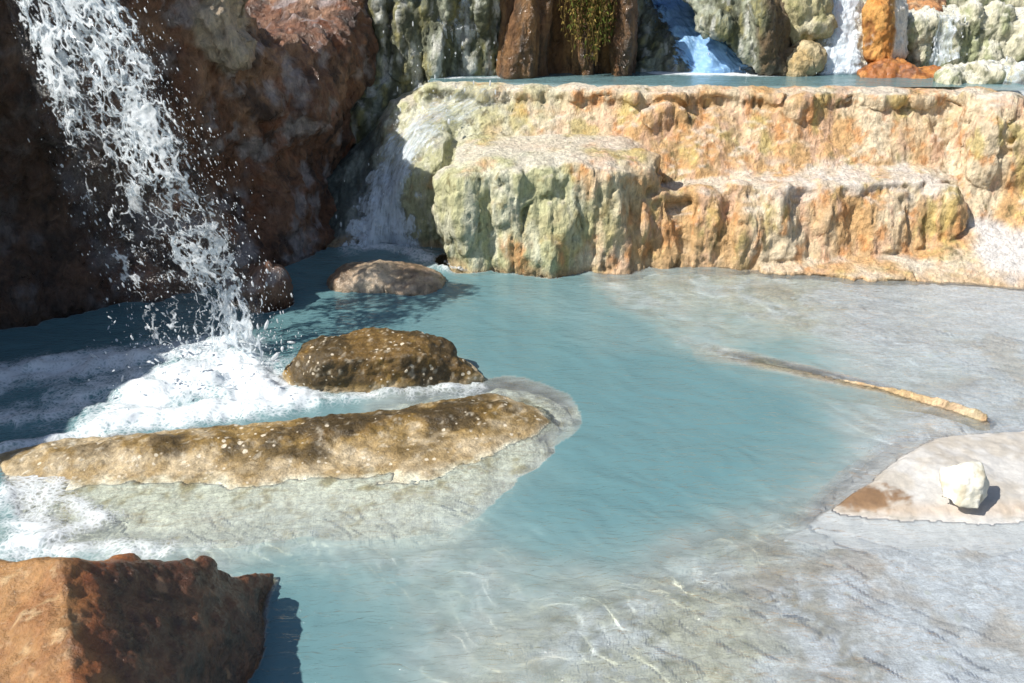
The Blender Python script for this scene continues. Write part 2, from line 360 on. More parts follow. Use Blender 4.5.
def cl_hulls(i):
    st = cl_station(i); lo_ = [st[0], st[1], st[2], st[5][:2] + (.55,), st[6]]; up_ = [st[2], st[3], st[4], st[5], st[5][:2] + (.55,)]
    return lo_, up_
LU = [cl_hulls(i) for i in range(len(plan))]
prims = loft([a for a, b in LU]) + loft([b for a, b in LU])
def kn(px, py, Y, r, rot=(0, 0, 0)): return ell(aty(px, py, Y), r, rot)
prims += [kn(228, 25, 5.46, (.16, .2, .27)), kn(250, 288, 5.1, (.2, .15, .1))]
hole = aty(256, 18, 5.4)
def cliff_warp(V):
    d = (V - hole) / np.array([.085, .5, .13]); w = np.exp(-(d ** 2).sum(1) ** 1.5)
    return np.outer(w, [-.12, .42, 0])
def near(V, px, py, Y, r):
    c = aty(px, py, Y); return np.exp(-(((V - c) / np.array(r)) ** 2).sum(1))
def cliff_color(V, N, d):
    a = fbm(V, 2.5, 4, .55, 341, (1, 1, .6)); b = fbm(V, 6, 5, .6, 351, (1, 1, .6)); c = fbm(V, 4, 4, .6, 361)
    col = mixc(np.tile(C(.25, .12, .068), (len(V), 1)), C(.44, .25, .155), ss(a, -.2, .5))
    col = mixc(col, C(.06, .036, .028), ss(b, .0, .4) * .85)
    col = mixc(col, C(.50, .43, .42), ss(c, .06, .42) * .8)
    col = mixc(col, C(.36, .13, .055), ss(fbm(V, 5, 4, .6, 371), .25, .6) * .7)
    k = np.clip(near(V, 225, 32, 5.35, (.17, .4, .24)) * 1.4 + fbm(V, 9, 3, .5, 381) * .25, 0, 1); col = mixc(col, C(.74, .60, .43), ss(k, .35, .75) * .9)
    k = np.clip(near(V, 295, 8, 5.4, (.16, .4, .14)) * 1.4 + fbm(V, 9, 3, .5, 391) * .25, 0, 1); col = mixc(col, C(.56, .55, .54), ss(k, .35, .75) * .9)
    col = mixc(col, C(.045, .034, .028), (1 - ss(V[:, 0] + fbm(V, 2, 4, .6, 399) * .5, -2.5, -1.9)) * .7)  # shade at the far left painted in as near-black
    k = near(V, 368, 92, 6.35, (.10, .4, .13)); col = mixc(col, C(.55, .36, .16), k)
    return col
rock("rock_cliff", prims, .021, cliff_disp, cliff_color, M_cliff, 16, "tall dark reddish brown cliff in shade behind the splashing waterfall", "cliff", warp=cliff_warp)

# ------------------------------------------------------------------ TRAVERTINE TERRACE
UZ = 1.045
def prof(px, rows, xs=None):
    """profile points (Y,z) at column px (column measured at the first row)"""
    x = X(px, rows[0][0], rows[0][1])
    return [(x, y, z) for y, z in rows]
rng = random.Random(11)
prims = []
up = lambda px, yr, yf: prof(px, [(yr, 1.0), (yr - .06, .95), (yf, .5), (yf - .12, -.7), (7.6, .97), (7.6, -.7)])
prims += loft([up(415, 6.62, 6.25), up(470, 6.66, 6.2), up(540, 6.60, 6.15), up(640, 6.52, 6.1), up(740, 6.47, 6.05), up(850, 6.45, 6.05), up(950, 6.42, 6.05), up(985, 6.5, 6.2)])
# rim lumps (small overhanging lip, scalloped)
for px in (436, 452, 468): prims.append(ell((X(px, 6.65, 1), 6.68, .985), (.12, .12, .07)))
for px in range(490, 975, 44):
    yr = np.interp(px, [415, 470, 540, 640, 740, 850, 950, 985], [6.62, 6.66, 6.60, 6.52, 6.47, 6.45, 6.42, 6.5]) + rng.uniform(-.03, .03)
    prims.append(ell((X(px, yr, 1), yr + .03, .985 + rng.uniform(-.012, .008)), (rng.uniform(.2, .34), .12, .065)))
    if rng.random() < .25: prims.append(ell((X(px + rng.uniform(-8, 8), yr, .8), yr - .05 + rng.uniform(-.04, .03), .74 + rng.uniform(-.1, .1)), (rng.uniform(.12, .25), .09, rng.uniform(.15, .26))))
# middle ledge right (px 655-960)
lo = lambda px, yf, zt: prof(px, [(yf + .03, zt), (yf - .03, zt - .12), (yf - .13, .05), (yf - .14, -.5), (6.4, zt + .10), (6.4, -.5)])
prims += loft([lo(645, 5.86, .38), lo(700, 5.84, .46), lo(780, 5.80, .50), lo(860, 5.80, .52), lo(925, 5.84, .54), lo(958, 6.0, .50)])
for px in range(660, 965, 40):
    prims.append(ell((X(px, 5.82, .45), 5.87 + rng.uniform(-.03, .03), .42 + rng.uniform(-.03, .04)), (rng.uniform(.09, .18), .12, rng.uniform(.09, .15))))
    prims.append(ell((X(px, 5.8, .2), 5.82 + rng.uniform(-.04, .03), rng.uniform(.12, .25)), (rng.uniform(.08, .19), .11, rng.uniform(.25, .35))))
# buttress left (px 428-668, py 150-272)
bt = lambda px, yf, zt, yb=6.3: prof(px, [(yf + .10, zt), (yf + .02, zt - .12), (yf - .07, .1), (yf - .08, -.5), (yb, zt + .05), (yb, -.5)])
prims += loft([bt(452, 5.78, .66), bt(480, 5.68, .70), bt(530, 5.65, .70), bt(580, 5.66, .72), bt(630, 5.70, .70), bt(655, 5.82, .62)])
for px, yf, z, rr in [(455, 5.78, .55, .13), (478, 5.70, .58, .15), (510, 5.68, .6, .12), (545, 5.66, .6, .13), (575, 5.68, .62, .12), (605, 5.70, .6, .13), (635, 5.75, .58, .12), (648, 5.84, .5, .1)]:
    prims.append(ell((X(px, yf, z), yf + .08, z - .03), (rr * 1.3, .12, .13)))
    for zz in (.3,):
        prims.append(ell((X(px + rng.uniform(-12, 12), yf, zz), yf + .03 + rng.uniform(-.02, .03), zz), (rng.uniform(.06, .13), .09, rng.uniform(.2, .32))))

prims.append(ell((X(640, 5.9, .62), 5.95, .62), (.13, .14, .12)))
# left spill slope (px 350-450)
sl = lambda px, rows: prof(px, rows)
prims += loft([[(-1.40, 6.55, .35), (-1.40, 6.2, -.05), (-1.40, 6.2, -.6), (-1.40, 7.4, .6), (-1.4, 7.4, -.6)],
               [(-1.05, 6.62, .62), (-1.05, 6.12, .02), (-1.05, 6.1, -.6), (-1.05, 7.4, .85), (-1.05, 7.4, -.6)],
               [(-.78, 6.62, .93), (-.78, 6.2, .45), (-.78, 6.0, -.6), (-.78, 7.4, .97), (-.78, 7.4, -.6)],
               [(-.45, 6.66, .97), (-.45, 6.15, .62), (-.45, 6.0, -.6), (-.45, 7.4, .97), (-.45, 7.4, -.6)]])
prims += [ell((X(690, 5.85, .2), 5.87, .15), (.24, .13, .32)), ell((X(665, 5.85, .2), 5.82, .1), (.15, .12, .3))]
# right shoulder and apron (px 940-1060)
prims += loft([[(2.95, 6.45, .98), (2.95, 6.05, .45), (2.9, 5.7, -.02), (2.9, 5.6, -.5), (2.95, 7.6, 1.0), (2.95, 7.6, -.5)],
               [(3.3, 6.25, .93), (3.3, 6.0, .5), (3.25, 5.55, .02), (3.2, 5.45, -.5), (3.3, 7.6, .95), (3.3, 7.6, -.5)],
               [(3.75, 6.05, .80), (3.75, 5.9, .5), (3.6, 5.45, .05), (3.5, 5.35, -.5), (3.75, 7.6, .85), (3.75, 7.6, -.5)],
               [(4.5, 5.8, .70), (4.5, 5.6, .4), (4.4, 5.2, .05), (4.3, 5.1, -.5), (4.5, 7.6, .75), (4.5, 7.6, -.5)]])
for px, py, Y, r in [(985, 150, 6.05, (.10, .14, .3)), (1008, 160, 6.0, (.09, .14, .26)), (1030, 150, 5.95, (.12, .14, .3)), (965, 120, 6.25, (.11, .14, .2)), (1000, 110, 6.15, (.2, .14, .12)), (930, 200, 5.95, (.12, .14, .14))]:
    prims.append(ell(aty(px, py, Y), r))
prims.append(hull([atz(905, 278, .0), atz(960, 288, -.02), atz(1030, 292, -.02), atz(1060, 292, 0), (3.2, 5.9, .32), (3.0, 5.95, .28), (2.6, 5.9, .1), (3.9, 5.7, .25), (2.6, 5.9, -.3), (3.9, 5.5, -.3)]))
prims.append(hull([atz(760, 270, .02), atz(830, 275, .02), atz(905, 280, .02), (2.2, 5.8, .10), (2.75, 5.85, .14), (1.6, 5.8, .05), (1.6, 5.7, -.3), (2.8, 5.6, -.3)]))

def trav_disp(V, N):
    side = 1 - ss(N[:, 2], .35, .85)
    drip = fbm(V, 13, 3, .55, 403, (1.5, 1, .16)) * .016 + fbm(V, 28, 2, .5, 404, (1.5, 1, .2)) * .007
    flute = drip + fbm(V, 5, 4, .55, 401, (1.3, 1, .22)) * .035 + fbm(V, 2.4, 3, .5, 405, (1.2, 1, .5)) * .10
    lumps = fbm(V, 8, 4, .62, 411, (1, 1, .7)) * .022
    fine = fbm(V, 20, 2, .6, 421, (1.1, 1, .6)) * .012
    top = fbm(V, 5, 3, .5, 431) * .012
    pool = ((V[:, 2] > .9) & (V[:, 1] > 6.7))
    d = side * (flute + lumps + fine) + (1 - side) * (top + fine * .5)
    pit = ss(fbm(V, 6, 4, .55, 446, (1.3, 1, .6)), .5, .8) * side; d = d - pit * .05
    return np.where(pool, 0, d)
def trav_green(V):
    g = 1 - ss(V[:, 0] + fbm(V, 2, 3, .5, 451) * .5, -.35, .75)
    g2 = np.exp(-((V[:, 0] - .15) / .7) ** 2) * (V[:, 2] < .72) * .45
    return np.clip(g + g2, 0, 1)
def terrace_color(V, N, d):
    col = trav_color(V, N, d, trav_green, .75)
    # pale mineral apron at the right foot
    k = near(V, 1010, 250, 5.6, (.35, .5, .22)); col = mixc(col, C(.68, .66, .64), ss(k + fbm(V, 5, 3, .5, 461) * .3, .35, .8) * .85)
    # grey white crust on the middle ledge
    k = ss(V[:, 2], .36, .5) * (1 - ss(V[:, 2], .56, .66)) * ss(V[:, 0], 1.2, 1.9) * (1 - ss(V[:, 0], 2.7, 3.0)); col = mixc(col, C(.68, .62, .56), k * ss(fbm(V, 6, 4, .6, 471), -.2, .3) * .75)
    col = mixc(col, mixc(np.tile(C(.10, .115, .10), (len(V), 1)), C(.26, .28, .24), ss(fbm(V, 8, 4, .6, 487, (1.5, 1, .4)), 0, .5)), 1 - ss(V[:, 0] + fbm(V, 3, 3, .5, 488) * .15 + (V[:, 2] - .5) * .25, -1.02, -.72))  # shade over the left spill slope painted in as dark grey green
    # water line stain
    return mixc(col, C(.58, .40, .22), (1 - ss(V[:, 2] + fbm(V, 9, 3, .5, 481) * .05, .0, .08)) * .6)
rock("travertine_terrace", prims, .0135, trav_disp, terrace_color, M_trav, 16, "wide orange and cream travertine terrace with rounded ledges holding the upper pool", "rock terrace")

# ------------------------------------------------------------------ BACK ROCKS
def gen_disp(a=.05, s=3.0, seed=500, fine=.012, an=(1, 1, .6)):
    return lambda V, N: fbm(V, s, 4, .5, seed, an) * a + fbm(V, s * 3, 4, .55, seed + 9, an, True) * a * .4 + fbm(V, 26, 3, .6, seed + 17) * fine
def col_const(c1, c2, c3=None, s=5, seed=600, an=(1, 1, .6)):
    def f(V, N, d):
        col = mixc(np.tile(C(*c1), (len(V), 1)), C(*c2), ss(fbm(V, s, 5, .6, seed, an), -.2, .35))
        if c3 is not None: col = mixc(col, C(*c3), ss(fbm(V, s * 1.7, 4, .6, seed + 7, an), .08, .4) * .8)
        return col
    return f
def slab(px0, px1, Yf, Yb, z0, z1, lean=.1):
    x0, x1 = X(px0, Yf, 1.4), X(px1, Yf, 1.4)
    return hull([(x0, Yf, z0), (x1, Yf, z0), (x0, Yb, z0), (x1, Yb, z0), (x0 + .03, Yf + lean, z1), (x1 - .03, Yf + lean, z1), (x0, Yb, z1), (x1, Yb, z1)])
rng = random.Random(21)
# mossy dripping wall
prims = [slab(335, 506, 7.05, 8.4, .6, 2.05, .12), hull([(-1.45, 6.75, .8), (-.9, 6.8, .8), (-.95, 7.2, 1.25), (-1.5, 7.2, 1.25), (-1.4, 6.9, .3), (-.8, 6.9, .6), (-.1, 7.0, .9), (-.1, 7.3, 1.2)])]
for k in range(26):
    px = rng.uniform(380, 500); z = rng.uniform(1.0, 2.0); prims.append(ell((X(px, 7.05, z), 7.09 + rng.uniform(-.05, .05), z), (rng.uniform(.05, .12), .10, rng.uniform(.2, .4))))
rock("mossy_rock_wall", prims, .02, gen_disp(.07, 5, 510, .016, (1.5, 1, .35)), moss_color, M_moss, 7, "grey green mossy rock wall dripping with water between the cliff and the brown rock face", "rock wall")
# brown columns; unseen tops raised to shade the blue cascade
prims = [slab(502, 548, 7.02, 8.4, .9, 2.9, .04), hull([aty(524, -30, 6.98), aty(534, -30, 6.98), aty(526, 30, 6.95), aty(535, 25, 6.97), aty(506, 78, 6.88), aty(530, 78, 6.88), aty(515, 50, 6.93), aty(522, -30, 7.2), aty(540, 78, 7.2), aty(502, 78, 7.2), aty(540, -30, 7.2)]),
         slab(540, 634, 7.22, 8.4, .9, 3.0, -.04), kn(585, 40, 7.2, (.1, .12, .4)), kn(622, 30, 7.12, (.07, .12, .45))]
rock("brown_rock_face", prims, .018, gen_disp(.05, 4, 530, .008, (1.4, 1, .3)), col_const((.20, .10, .045), (.38, .20, .08), (.09, .06, .035), 4, 610, (1.4, 1, .3)), M_cliff, 4, "upright brown rock face above the upper pool, with a plant hanging down it", "rock face")
# rock under the shaded cascade
prims = [slab(622, 720, 7.75, 8.6, .9, 1.9, .2), hull([aty(630, 78, 7.3), aty(775, 80, 7.2), aty(650, 0, 7.9), aty(700, 0, 7.9), aty(640, 40, 7.6), aty(730, 40, 7.45), (X(640, 8.3, 1), 8.3, .9), (X(760, 8.3, 1), 8.3, .9), (X(650, 8.3, 1), 8.3, 1.7), (X(700, 8.3, 1), 8.3, 1.7)])]
rock("cascade_rock", prims, .02, gen_disp(.07, 5, 550), moss_color, M_moss, 3, "low rock buried under the blue white cascade in shade", "rock")
# mossy hanging rock right of it
prims = [hull([aty(672, -20, 7.35), aty(780, -20, 7.3), aty(700, 15, 7.2), aty(770, 10, 7.15), aty(735, 45, 7.15), aty(760, 70, 7.05), aty(785, 76, 7.05), aty(775, 20, 7.3), (X(690, 7.9, 1.5), 7.9, 1.65), (X(780, 7.9, 1.5), 7.9, 1.65), (X(770, 8.0, 1), 8.0, .9), (X(790, 7.4, 1), 7.4, .95)]),
         kn(765, 30, 7.08, (.08, .1, .35), (0, -12, 0)), kn(715, 24, 7.2, (.14, .14, .10), (0, 30, 0)), kn(780, 66, 7.15, (.10, .12, .13))]
rock("overhanging_rock", prims, .018, gen_disp(.05, 6, 570, .014, (1.4, 1, .4)), lambda V, N, d: mixc(moss_color(V, N, d), C(.16, .10, .05), ss(V[:, 0] + fbm(V, 5, 3, .5, 575) * .2, 1.75, 1.95) * .85), M_moss, 3, "dark mossy rock leaning over the right side of the shaded cascade", "rock")
yel = col_const((.52, .46, .26), (.62, .56, .40), (.30, .29, .13), 6, 620)
rock("boulder", [kn(800, 2, 7.4, (.22, .24, .26)), hull([aty(772, 30, 7.25), aty(775, -8, 7.3), aty(825, -10, 7.35), aty(832, 34, 7.3), aty(800, 44, 7.2), aty(790, 0, 7.2), aty(815, 5, 7.2), aty(775, 20, 7.6), aty(830, 20, 7.6), aty(800, -14, 7.55)]), kn(812, 25, 7.35, (.15, .2, .12))], .018, gen_disp(.05, 4, 590), yel, M_trav, 3, "big yellow grey boulder left of the bright white cascade, on top of a smaller boulder", "boulder")
rock("boulder", [kn(805, 58, 7.18, (.11, .14, .12)), kn(796, 66, 7.14, (.11, .14, .10)), kn(792, 74, 7.12, (.10, .14, .08))], .014, gen_disp(.04, 5, 595), col_const((.50, .36, .17), (.58, .47, .28), (.20, .16, .08), 6, 630), M_trav, 3, "small ochre boulder at the upper pool's edge, below the big yellow grey boulder", "boulder")
# wall under the white cascade
prims = [slab(812, 905, 7.7, 8.8, .9, 1.75, .3), hull([aty(808, 80, 7.14), aty(866, 80, 7.12), aty(818, 0, 7.42), aty(862, 0, 7.42), (X(810, 8.3, 1), 8.3, .9), (X(880, 8.3, 1), 8.3, .9), (X(840, 8.3, 1.5), 8.3, 1.55)]), slab(800, 930, 8.2, 9.2, .9, 1.62, .1)]
rock("cascade_rock", prims, .02, gen_disp(.04, 5, 640), col_const((.62, .58, .44), (.72, .68, .56), (.42, .40, .24), 5, 645), M_trav, 3, "pale cream rock beneath the bright sunlit cascade between the boulders", "rock")
# orange boulder
org = lambda V, N, d: mixc(mixc(col_const((.55, .22, .05), (.66, .34, .10), (.28, .10, .03), 5, 650)(V, N, d), C(.80, .74, .66), ss(V[:, 0] + fbm(V, 6, 4, .6, 655) * .04, X(888, 7.15, 1.3), X(895, 7.15, 1.3)) * ss(V[:, 2], 1.08, 1.25)), C(.8, .74, .66), ss(fbm(V, 14, 3, .6, 657), .65, .8) * .4)
prims = [hull([aty(864, 10, 7.15), aty(872, -6, 7.2), aty(895, -10, 7.2), aty(904, 8, 7.25), aty(905, 58, 7.2), aty(866, 60, 7.1), aty(880, 62, 7.05), aty(864, 10, 7.45), aty(905, 0, 7.5), aty(905, 55, 7.5), aty(866, 55, 7.45), aty(884, 8, 7.05)])]
rock("boulder", prims, .013, gen_disp(.035, 5, 660, .007), org, M_trav, 4, "upright rusty orange boulder with a whitish side, right of the bright cascade", "boulder")
prims = [hull([aty(858, 76, 6.95), aty(885, 60, 7.05), aty(912, 66, 6.98), aty(860, 70, 7.2), aty(925, 72, 7.2), aty(930, 82, 6.9), aty(865, 84, 6.9), aty(890, 58, 7.2)]), hull([aty(905, 68, 7.05), aty(935, 66, 7.1), aty(962, 82, 6.88), aty(910, 84, 6.88), aty(955, 78, 7.2), aty(905, 72, 7.3)])]
rock("flat_rock", prims, .012, gen_disp(.03, 6, 670, .006), col_const((.34, .12, .03), (.50, .22, .06), (.14, .05, .02), 7, 675), M_wet, 3, "wet flat reddish orange rock lying at the upper pool's edge under the orange boulder", "rock")
# stepped terraces at the right back
rng = random.Random(31)
prims = [slab(906, 1110, 7.45, 9.0, .85, 1.44, .05)]
for px in range(915, 1100, 14):
    prims.append(ell((X(px, 7.43, 1.35), 7.47 + rng.uniform(-.03, .03), 1.34 + rng.uniform(-.05, .03)), (rng.uniform(.09, .14), .12, rng.uniform(.10, .16))))
    prims.append(ell((X(px, 7.43, 1.15), 7.42 + rng.uniform(-.03, .03), 1.14 + rng.uniform(-.05, .03)), (rng.uniform(.06, .12), .10, rng.uniform(.12, .2))))
rock("stepped_terrace", prims, .018, gen_disp(.05, 6, 680, .014, (1.3, 1, .4)), pale_moss_color, M_trav, 8, "pale moss flecked stepped terrace at the upper pool, water dripping over its lip", "rock terrace")
prims = [slab(895, 1130, 8.15, 9.6, .85, 1.62, .05)]
for px in range(900, 1120, 15):
    prims.append(ell((X(px, 8.13, 1.5), 8.15 + rng.uniform(-.03, .03), 1.55 + rng.uniform(-.05, .03)), (rng.uniform(.09, .15), .12, .14)))
rock("stepped_terrace", prims, .022, gen_disp(.05, 6, 690, .014, (1.3, 1, .4)), pale_moss_color, M_trav, 8, "highest pale mossy terrace, standing behind the moss flecked stepped terrace", "rock terrace")
rock("flat_rock", [hull([aty(908, 6, 7.75), aty(940, 14, 7.6), aty(930, -4, 7.9), aty(905, -2, 8.0), aty(945, 4, 8.0), aty(935, 17, 7.55), aty(912, 12, 7.7)])], .012, gen_disp(.03, 6, 700, .006), col_const((.50, .24, .10), (.62, .40, .22), (.16, .06, .03), 7, 705), M_trav, 2, "small rusty brown rock on the lip of the moss flecked stepped terrace", "rock")
# dripping lump at right end of upper pool
prims = [hull([aty(935, 84, 6.85), aty(955, 62, 7.1), aty(1080, 62, 7.1), aty(1090, 130, 6.55), aty(1000, 105, 6.6), aty(975, 95, 6.7), aty(960, 80, 7.3), (4.2, 7.5, .4), (3.2, 7.5, .4), aty(980, 70, 7.0)])]
for k in range(14): prims.append(kn(rng.uniform(945, 1040), rng.uniform(70, 105), 6.75 + rng.uniform(-.05, .1), (rng.uniform(.05, .1), .08, rng.uniform(.05, .1))))
rock("mossy_rock", prims, .016, gen_disp(.05, 6, 710, .014), pale_moss_color, M_moss, 3, "pale mossy rock spilling water past the right end of the upper pool", "rock")

# ------------------------------------------------------------------ ROCKS IN THE POOL
prims = [ell(atz(375, 280, .0), (.25, .22, .12)), ell(atz(412, 283, .0), (.2, .22, .08)), ell(atz(352, 284, 0), (.13, .14, .08))]
def boul_col(V, N, d):
    col = col_const((.28, .19, .12), (.42, .31, .21), (.14, .10, .06), 7, 720)(V, N, d)
    return mixc(col, C(.66, .52, .36), near(V, 376, 275, 5.4, (.12, .3, .1)) * .8)  # sunlit spot painted in as a pale patch
rock("boulder", prims, .013, gen_disp(.03, 4, 725, .005), boul_col, M_wet, 3, "low grey brown boulder half sunk in the pool beside the green terrace foot", "boulder")

def algae_color(V, N, d):
    a = fbm(V, 4, 4, .6, 731); b = fbm(V, 24, 3, .65, 741); c = fbm(V, 9, 4, .6, 745)
    crest = ss(V[:, 2] + a * .03, .0, .055)
    col = mixc(np.tile(C(.43, .34, .21), (len(V), 1)), C(.27, .175, .06), ss(c, -.15, .3) * .65)
    lf = ss(V[:, 0], -2.0, -1.1)
    top = ss(V[:, 2] + a * .03, .025, .07)
    col = mixc(col, C(.24, .15, .035), crest * (.45 + .55 * lf) * ss(c + lf * .3, -.12, .25))
    col = mixc(col, C(.13, .075, .018), top * (.4 + .6 * lf) * ss(b + lf * .5, -.2, .2))
    col = mixc(col, C(.055, .036, .012), crest * ss(a + .25 * lf, .05, .4) * (.3 + .6 * lf))
    col = mixc(col, C(.60, .54, .42), ss(b, .35, .6) * (.9 - .5 * lf))
    sub = mixc(np.tile(C(.95, .92, .72), (len(V), 1)), C(.50, .40, .18), ss(c + fbm(V, 20, 3, .6, 748) * .5, .0, .6) * .8)
    return mixc(col, sub, (1 - ss(V[:, 2] + c * .008, -.014, .003)) * .92)
# rock with mossy back (px 285-480, py 331-385)
base = [(283, 378), (292, 388), (380, 392), (485, 382), (470, 368)]
prims = [hull([np.append(pt2(*p), -.08) for p in base] + [np.append(pt2(*p), .03) for p in base] +
              [atz(300, 352, .16), atz(322, 342, .19), atz(380, 336, .21), atz(425, 337, .20), atz(455, 357, .13), atz(330, 360, .18), atz(420, 356, .18), np.append(pt2(300, 360), -.1), np.append(pt2(460, 356), -.1)]),
         ell(atz(345, 356, .10), (.24, .15, .10)), ell(atz(410, 354, .10), (.24, .15, .10)), ell(atz(378, 350, .115), (.22, .14, .10))]
rock("mossy_rock", prims, .010, lambda V, N: fbm(V, 5, 4, .5, 751) * .018 + fbm(V, 22, 4, .6, 755) * .012, algae_color, M_algae, 5, "rounded brown mossy rock with pale spots beside the foaming waterfall base", "rock")
# long ridge
def rst(bx, by, cx, cy, zc, fx, fy, fz=-.012):
    b = pt2(bx, by); c = atz(cx, cy, zc); f = pt2(fx, fy)
    dv = f - b; ext = f + dv / max(np.linalg.norm(dv), 1e-3) * (.55 if fx < 440 else .25)
    return [(*b, -.12), (*b, zc * .45 if zc > 0 else zc - .03), tuple(c), (*f, fz), (*ext, fz - .10), (*ext, -.5), (*b, -.5)]
prims = loft([rst(-10, 456, 0, 464, .02, 8, 486), rst(60, 442, 70, 448, .045, 80, 482), rst(160, 436, 170, 440, .055, 182, 478), rst(290, 426, 300, 428, .065, 312, 466), rst(410, 410, 415, 414, .07, 430, 456), rst(495, 396, 500, 403, .06, 512, 440), rst(525, 402, 528, 412, .025, 534, 436)])
prims += [ell(atz(515, 452, -.20), (.31, .40, .17)), ell(atz(512, 432, -.07), (.20, .22, .10)), ell(atz(500, 470, -.12), (.26, .26, .10)), ell(atz(400, 500, -.13), (.5, .30, .10)), ell(atz(250, 515, -.13), (.5, .25, .09)), ell(atz(130, 510, -.12), (.4, .25, .09))]
for px, py, z in [(90, 455, .02), (150, 448, .03), (215, 444, .03), (270, 438, .035), (330, 430, .04), (380, 424, .04), (430, 418, .04), (480, 410, .03)]:
    prims.append(ell(atz(px, py, z), (.16, .09, .035), (0, 0, 8)))
rock("rock_ridge", prims, .0115, lambda V, N: fbm(V, 3, 4, .5, 761) * (.020 + .03 * (1 - ss(V[:, 2], -.06, 0))) + fbm(V, 14, 4, .55, 765) * (.006 + .008 * ss(V[:, 2], .0, .05)), algae_color, M_algae, 12, "long low ochre rock ridge speckled with dark moss, foam along its far side", "rock")
# front rock
prims = [hull([atz(-60, 562, .50), atz(62, 560, .56), atz(125, 562, .42), atz(200, 563, .27), atz(245, 571, .12), np.append(pt2(276, 577), .02), np.append(pt2(280, 580), -.3),
               atz(74, 690, .50), atz(78, 760, .48), atz(-60, 720, .44), np.append(pt2(238, 700), -.0), np.append(pt2(240, 700), -.4), np.append(pt2(220, 800), -.4), np.append(pt2(215, 800), .05), np.append(pt2(-60, 560), -.4), np.append(pt2(-60, 800), -.4), atz(68, 620, .535)]),
         ell(atz(125, 574, .36), (.05, .06, .05)), ell(atz(205, 572, .22), (.05, .06, .045))]
def front_col(V, N, d):
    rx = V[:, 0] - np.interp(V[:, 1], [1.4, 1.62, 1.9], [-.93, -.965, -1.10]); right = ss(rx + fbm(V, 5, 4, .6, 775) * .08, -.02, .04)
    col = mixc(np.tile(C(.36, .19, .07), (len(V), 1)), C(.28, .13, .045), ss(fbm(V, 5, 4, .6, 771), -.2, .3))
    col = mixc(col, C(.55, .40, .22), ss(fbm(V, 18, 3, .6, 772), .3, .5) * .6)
    dk = mixc(np.tile(C(.09, .038, .02), (len(V), 1)), C(.16, .068, .032), ss(fbm(V, 6, 4, .6, 773), -.1, .35))  # darker tones paint in the shade of the right face
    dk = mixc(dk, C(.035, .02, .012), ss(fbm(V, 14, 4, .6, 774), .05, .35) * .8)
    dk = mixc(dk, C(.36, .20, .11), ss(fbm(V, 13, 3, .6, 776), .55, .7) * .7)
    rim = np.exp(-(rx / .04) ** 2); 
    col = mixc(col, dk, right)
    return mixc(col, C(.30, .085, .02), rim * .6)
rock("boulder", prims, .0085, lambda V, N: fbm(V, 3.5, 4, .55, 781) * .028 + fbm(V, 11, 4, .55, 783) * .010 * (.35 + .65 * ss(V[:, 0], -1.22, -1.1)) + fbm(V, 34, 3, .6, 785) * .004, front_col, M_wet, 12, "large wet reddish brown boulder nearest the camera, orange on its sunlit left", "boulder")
# pale slab at right, with a stone on it
prims = [hull([np.append(pt2(*p), z) for p, z in [((835, 508), .0), ((880, 484), .03), ((925, 452), .04), ((940, 440), .02), ((1100, 430), .03), ((1120, 505), .03), ((1000, 508), .02), ((900, 512), .01)]] + [np.append(pt2(*p), z) for p, z in [((775, 530), -.14), ((838, 472), -.14), ((895, 432), -.12), ((1120, 420), -.09), ((1180, 560), -.09), ((1000, 566), -.09), ((880, 560), -.09), ((775, 530), -.3), ((1180, 560), -.3), ((920, 425), -.3), ((1150, 420), -.3), ((880, 560), -.3)]]),
         ell(atz(950, 470, .02), (.18, .16, .03))]
def slab_col(V, N, d):
    col = mixc(np.tile(C(.52, .505, .475), (len(V), 1)), C(.45, .415, .36), ss(fbm(V, 4, 4, .6, 791), -.1, .3))
    c = atz(862, 500, 0); k = np.exp(-((V[:, 0] - c[0]) / .19) ** 2 - ((V[:, 1] - c[1]) / .10) ** 2)
    col = mixc(col, C(.20, .105, .04), ss(k + fbm(V, 16, 4, .7, 793) * .42 * np.minimum(1, k * 3), .35, .75) * .9)
    s = np.exp(-((V[:, 1] - atz(960, 512)[1]) / .035) ** 2); col = mixc(col, C(.84, .80, .77), 1 - ss(V[:, 2], -.014, .002)); return mixc(col, C(.46, .31, .18), s * .4 * ss(V[:, 0], 1.1, 1.5))
rock("rock_slab", prims, .009, lambda V, N: fbm(V, 4, 4, .5, 795) * .010 + fbm(V, 20, 3, .5, 797) * .004, slab_col, M_slab, 6, "flat pale grey slab just above the water with a white stone resting on it", "rock")
sc = atz(963, 498, .045)
prims = [hull([sc + np.array(v) for v in [(-.10, -.02, .01), (-.085, .05, .10), (-.03, .02, .135), (.06, .04, .13), (.085, .0, .06), (.075, -.03, .015), (.02, -.08, .0), (-.06, -.06, .0), (-.05, -.05, .07), (.04, -.055, .085), (.0, .09, .05), (.05, .07, .02), (-.06, .08, .02)]])]
rock("white_stone", prims, .006, lambda V, N: fbm(V, 9, 4, .5, 801) * .016 + fbm(V, 30, 4, .6, 803) * .004, col_const((.62, .59, .48), (.70, .68, .60), (.48, .42, .30), 12, 805), M_stone, 14, "chunky white stone sitting on the flat pale slab", "stone")
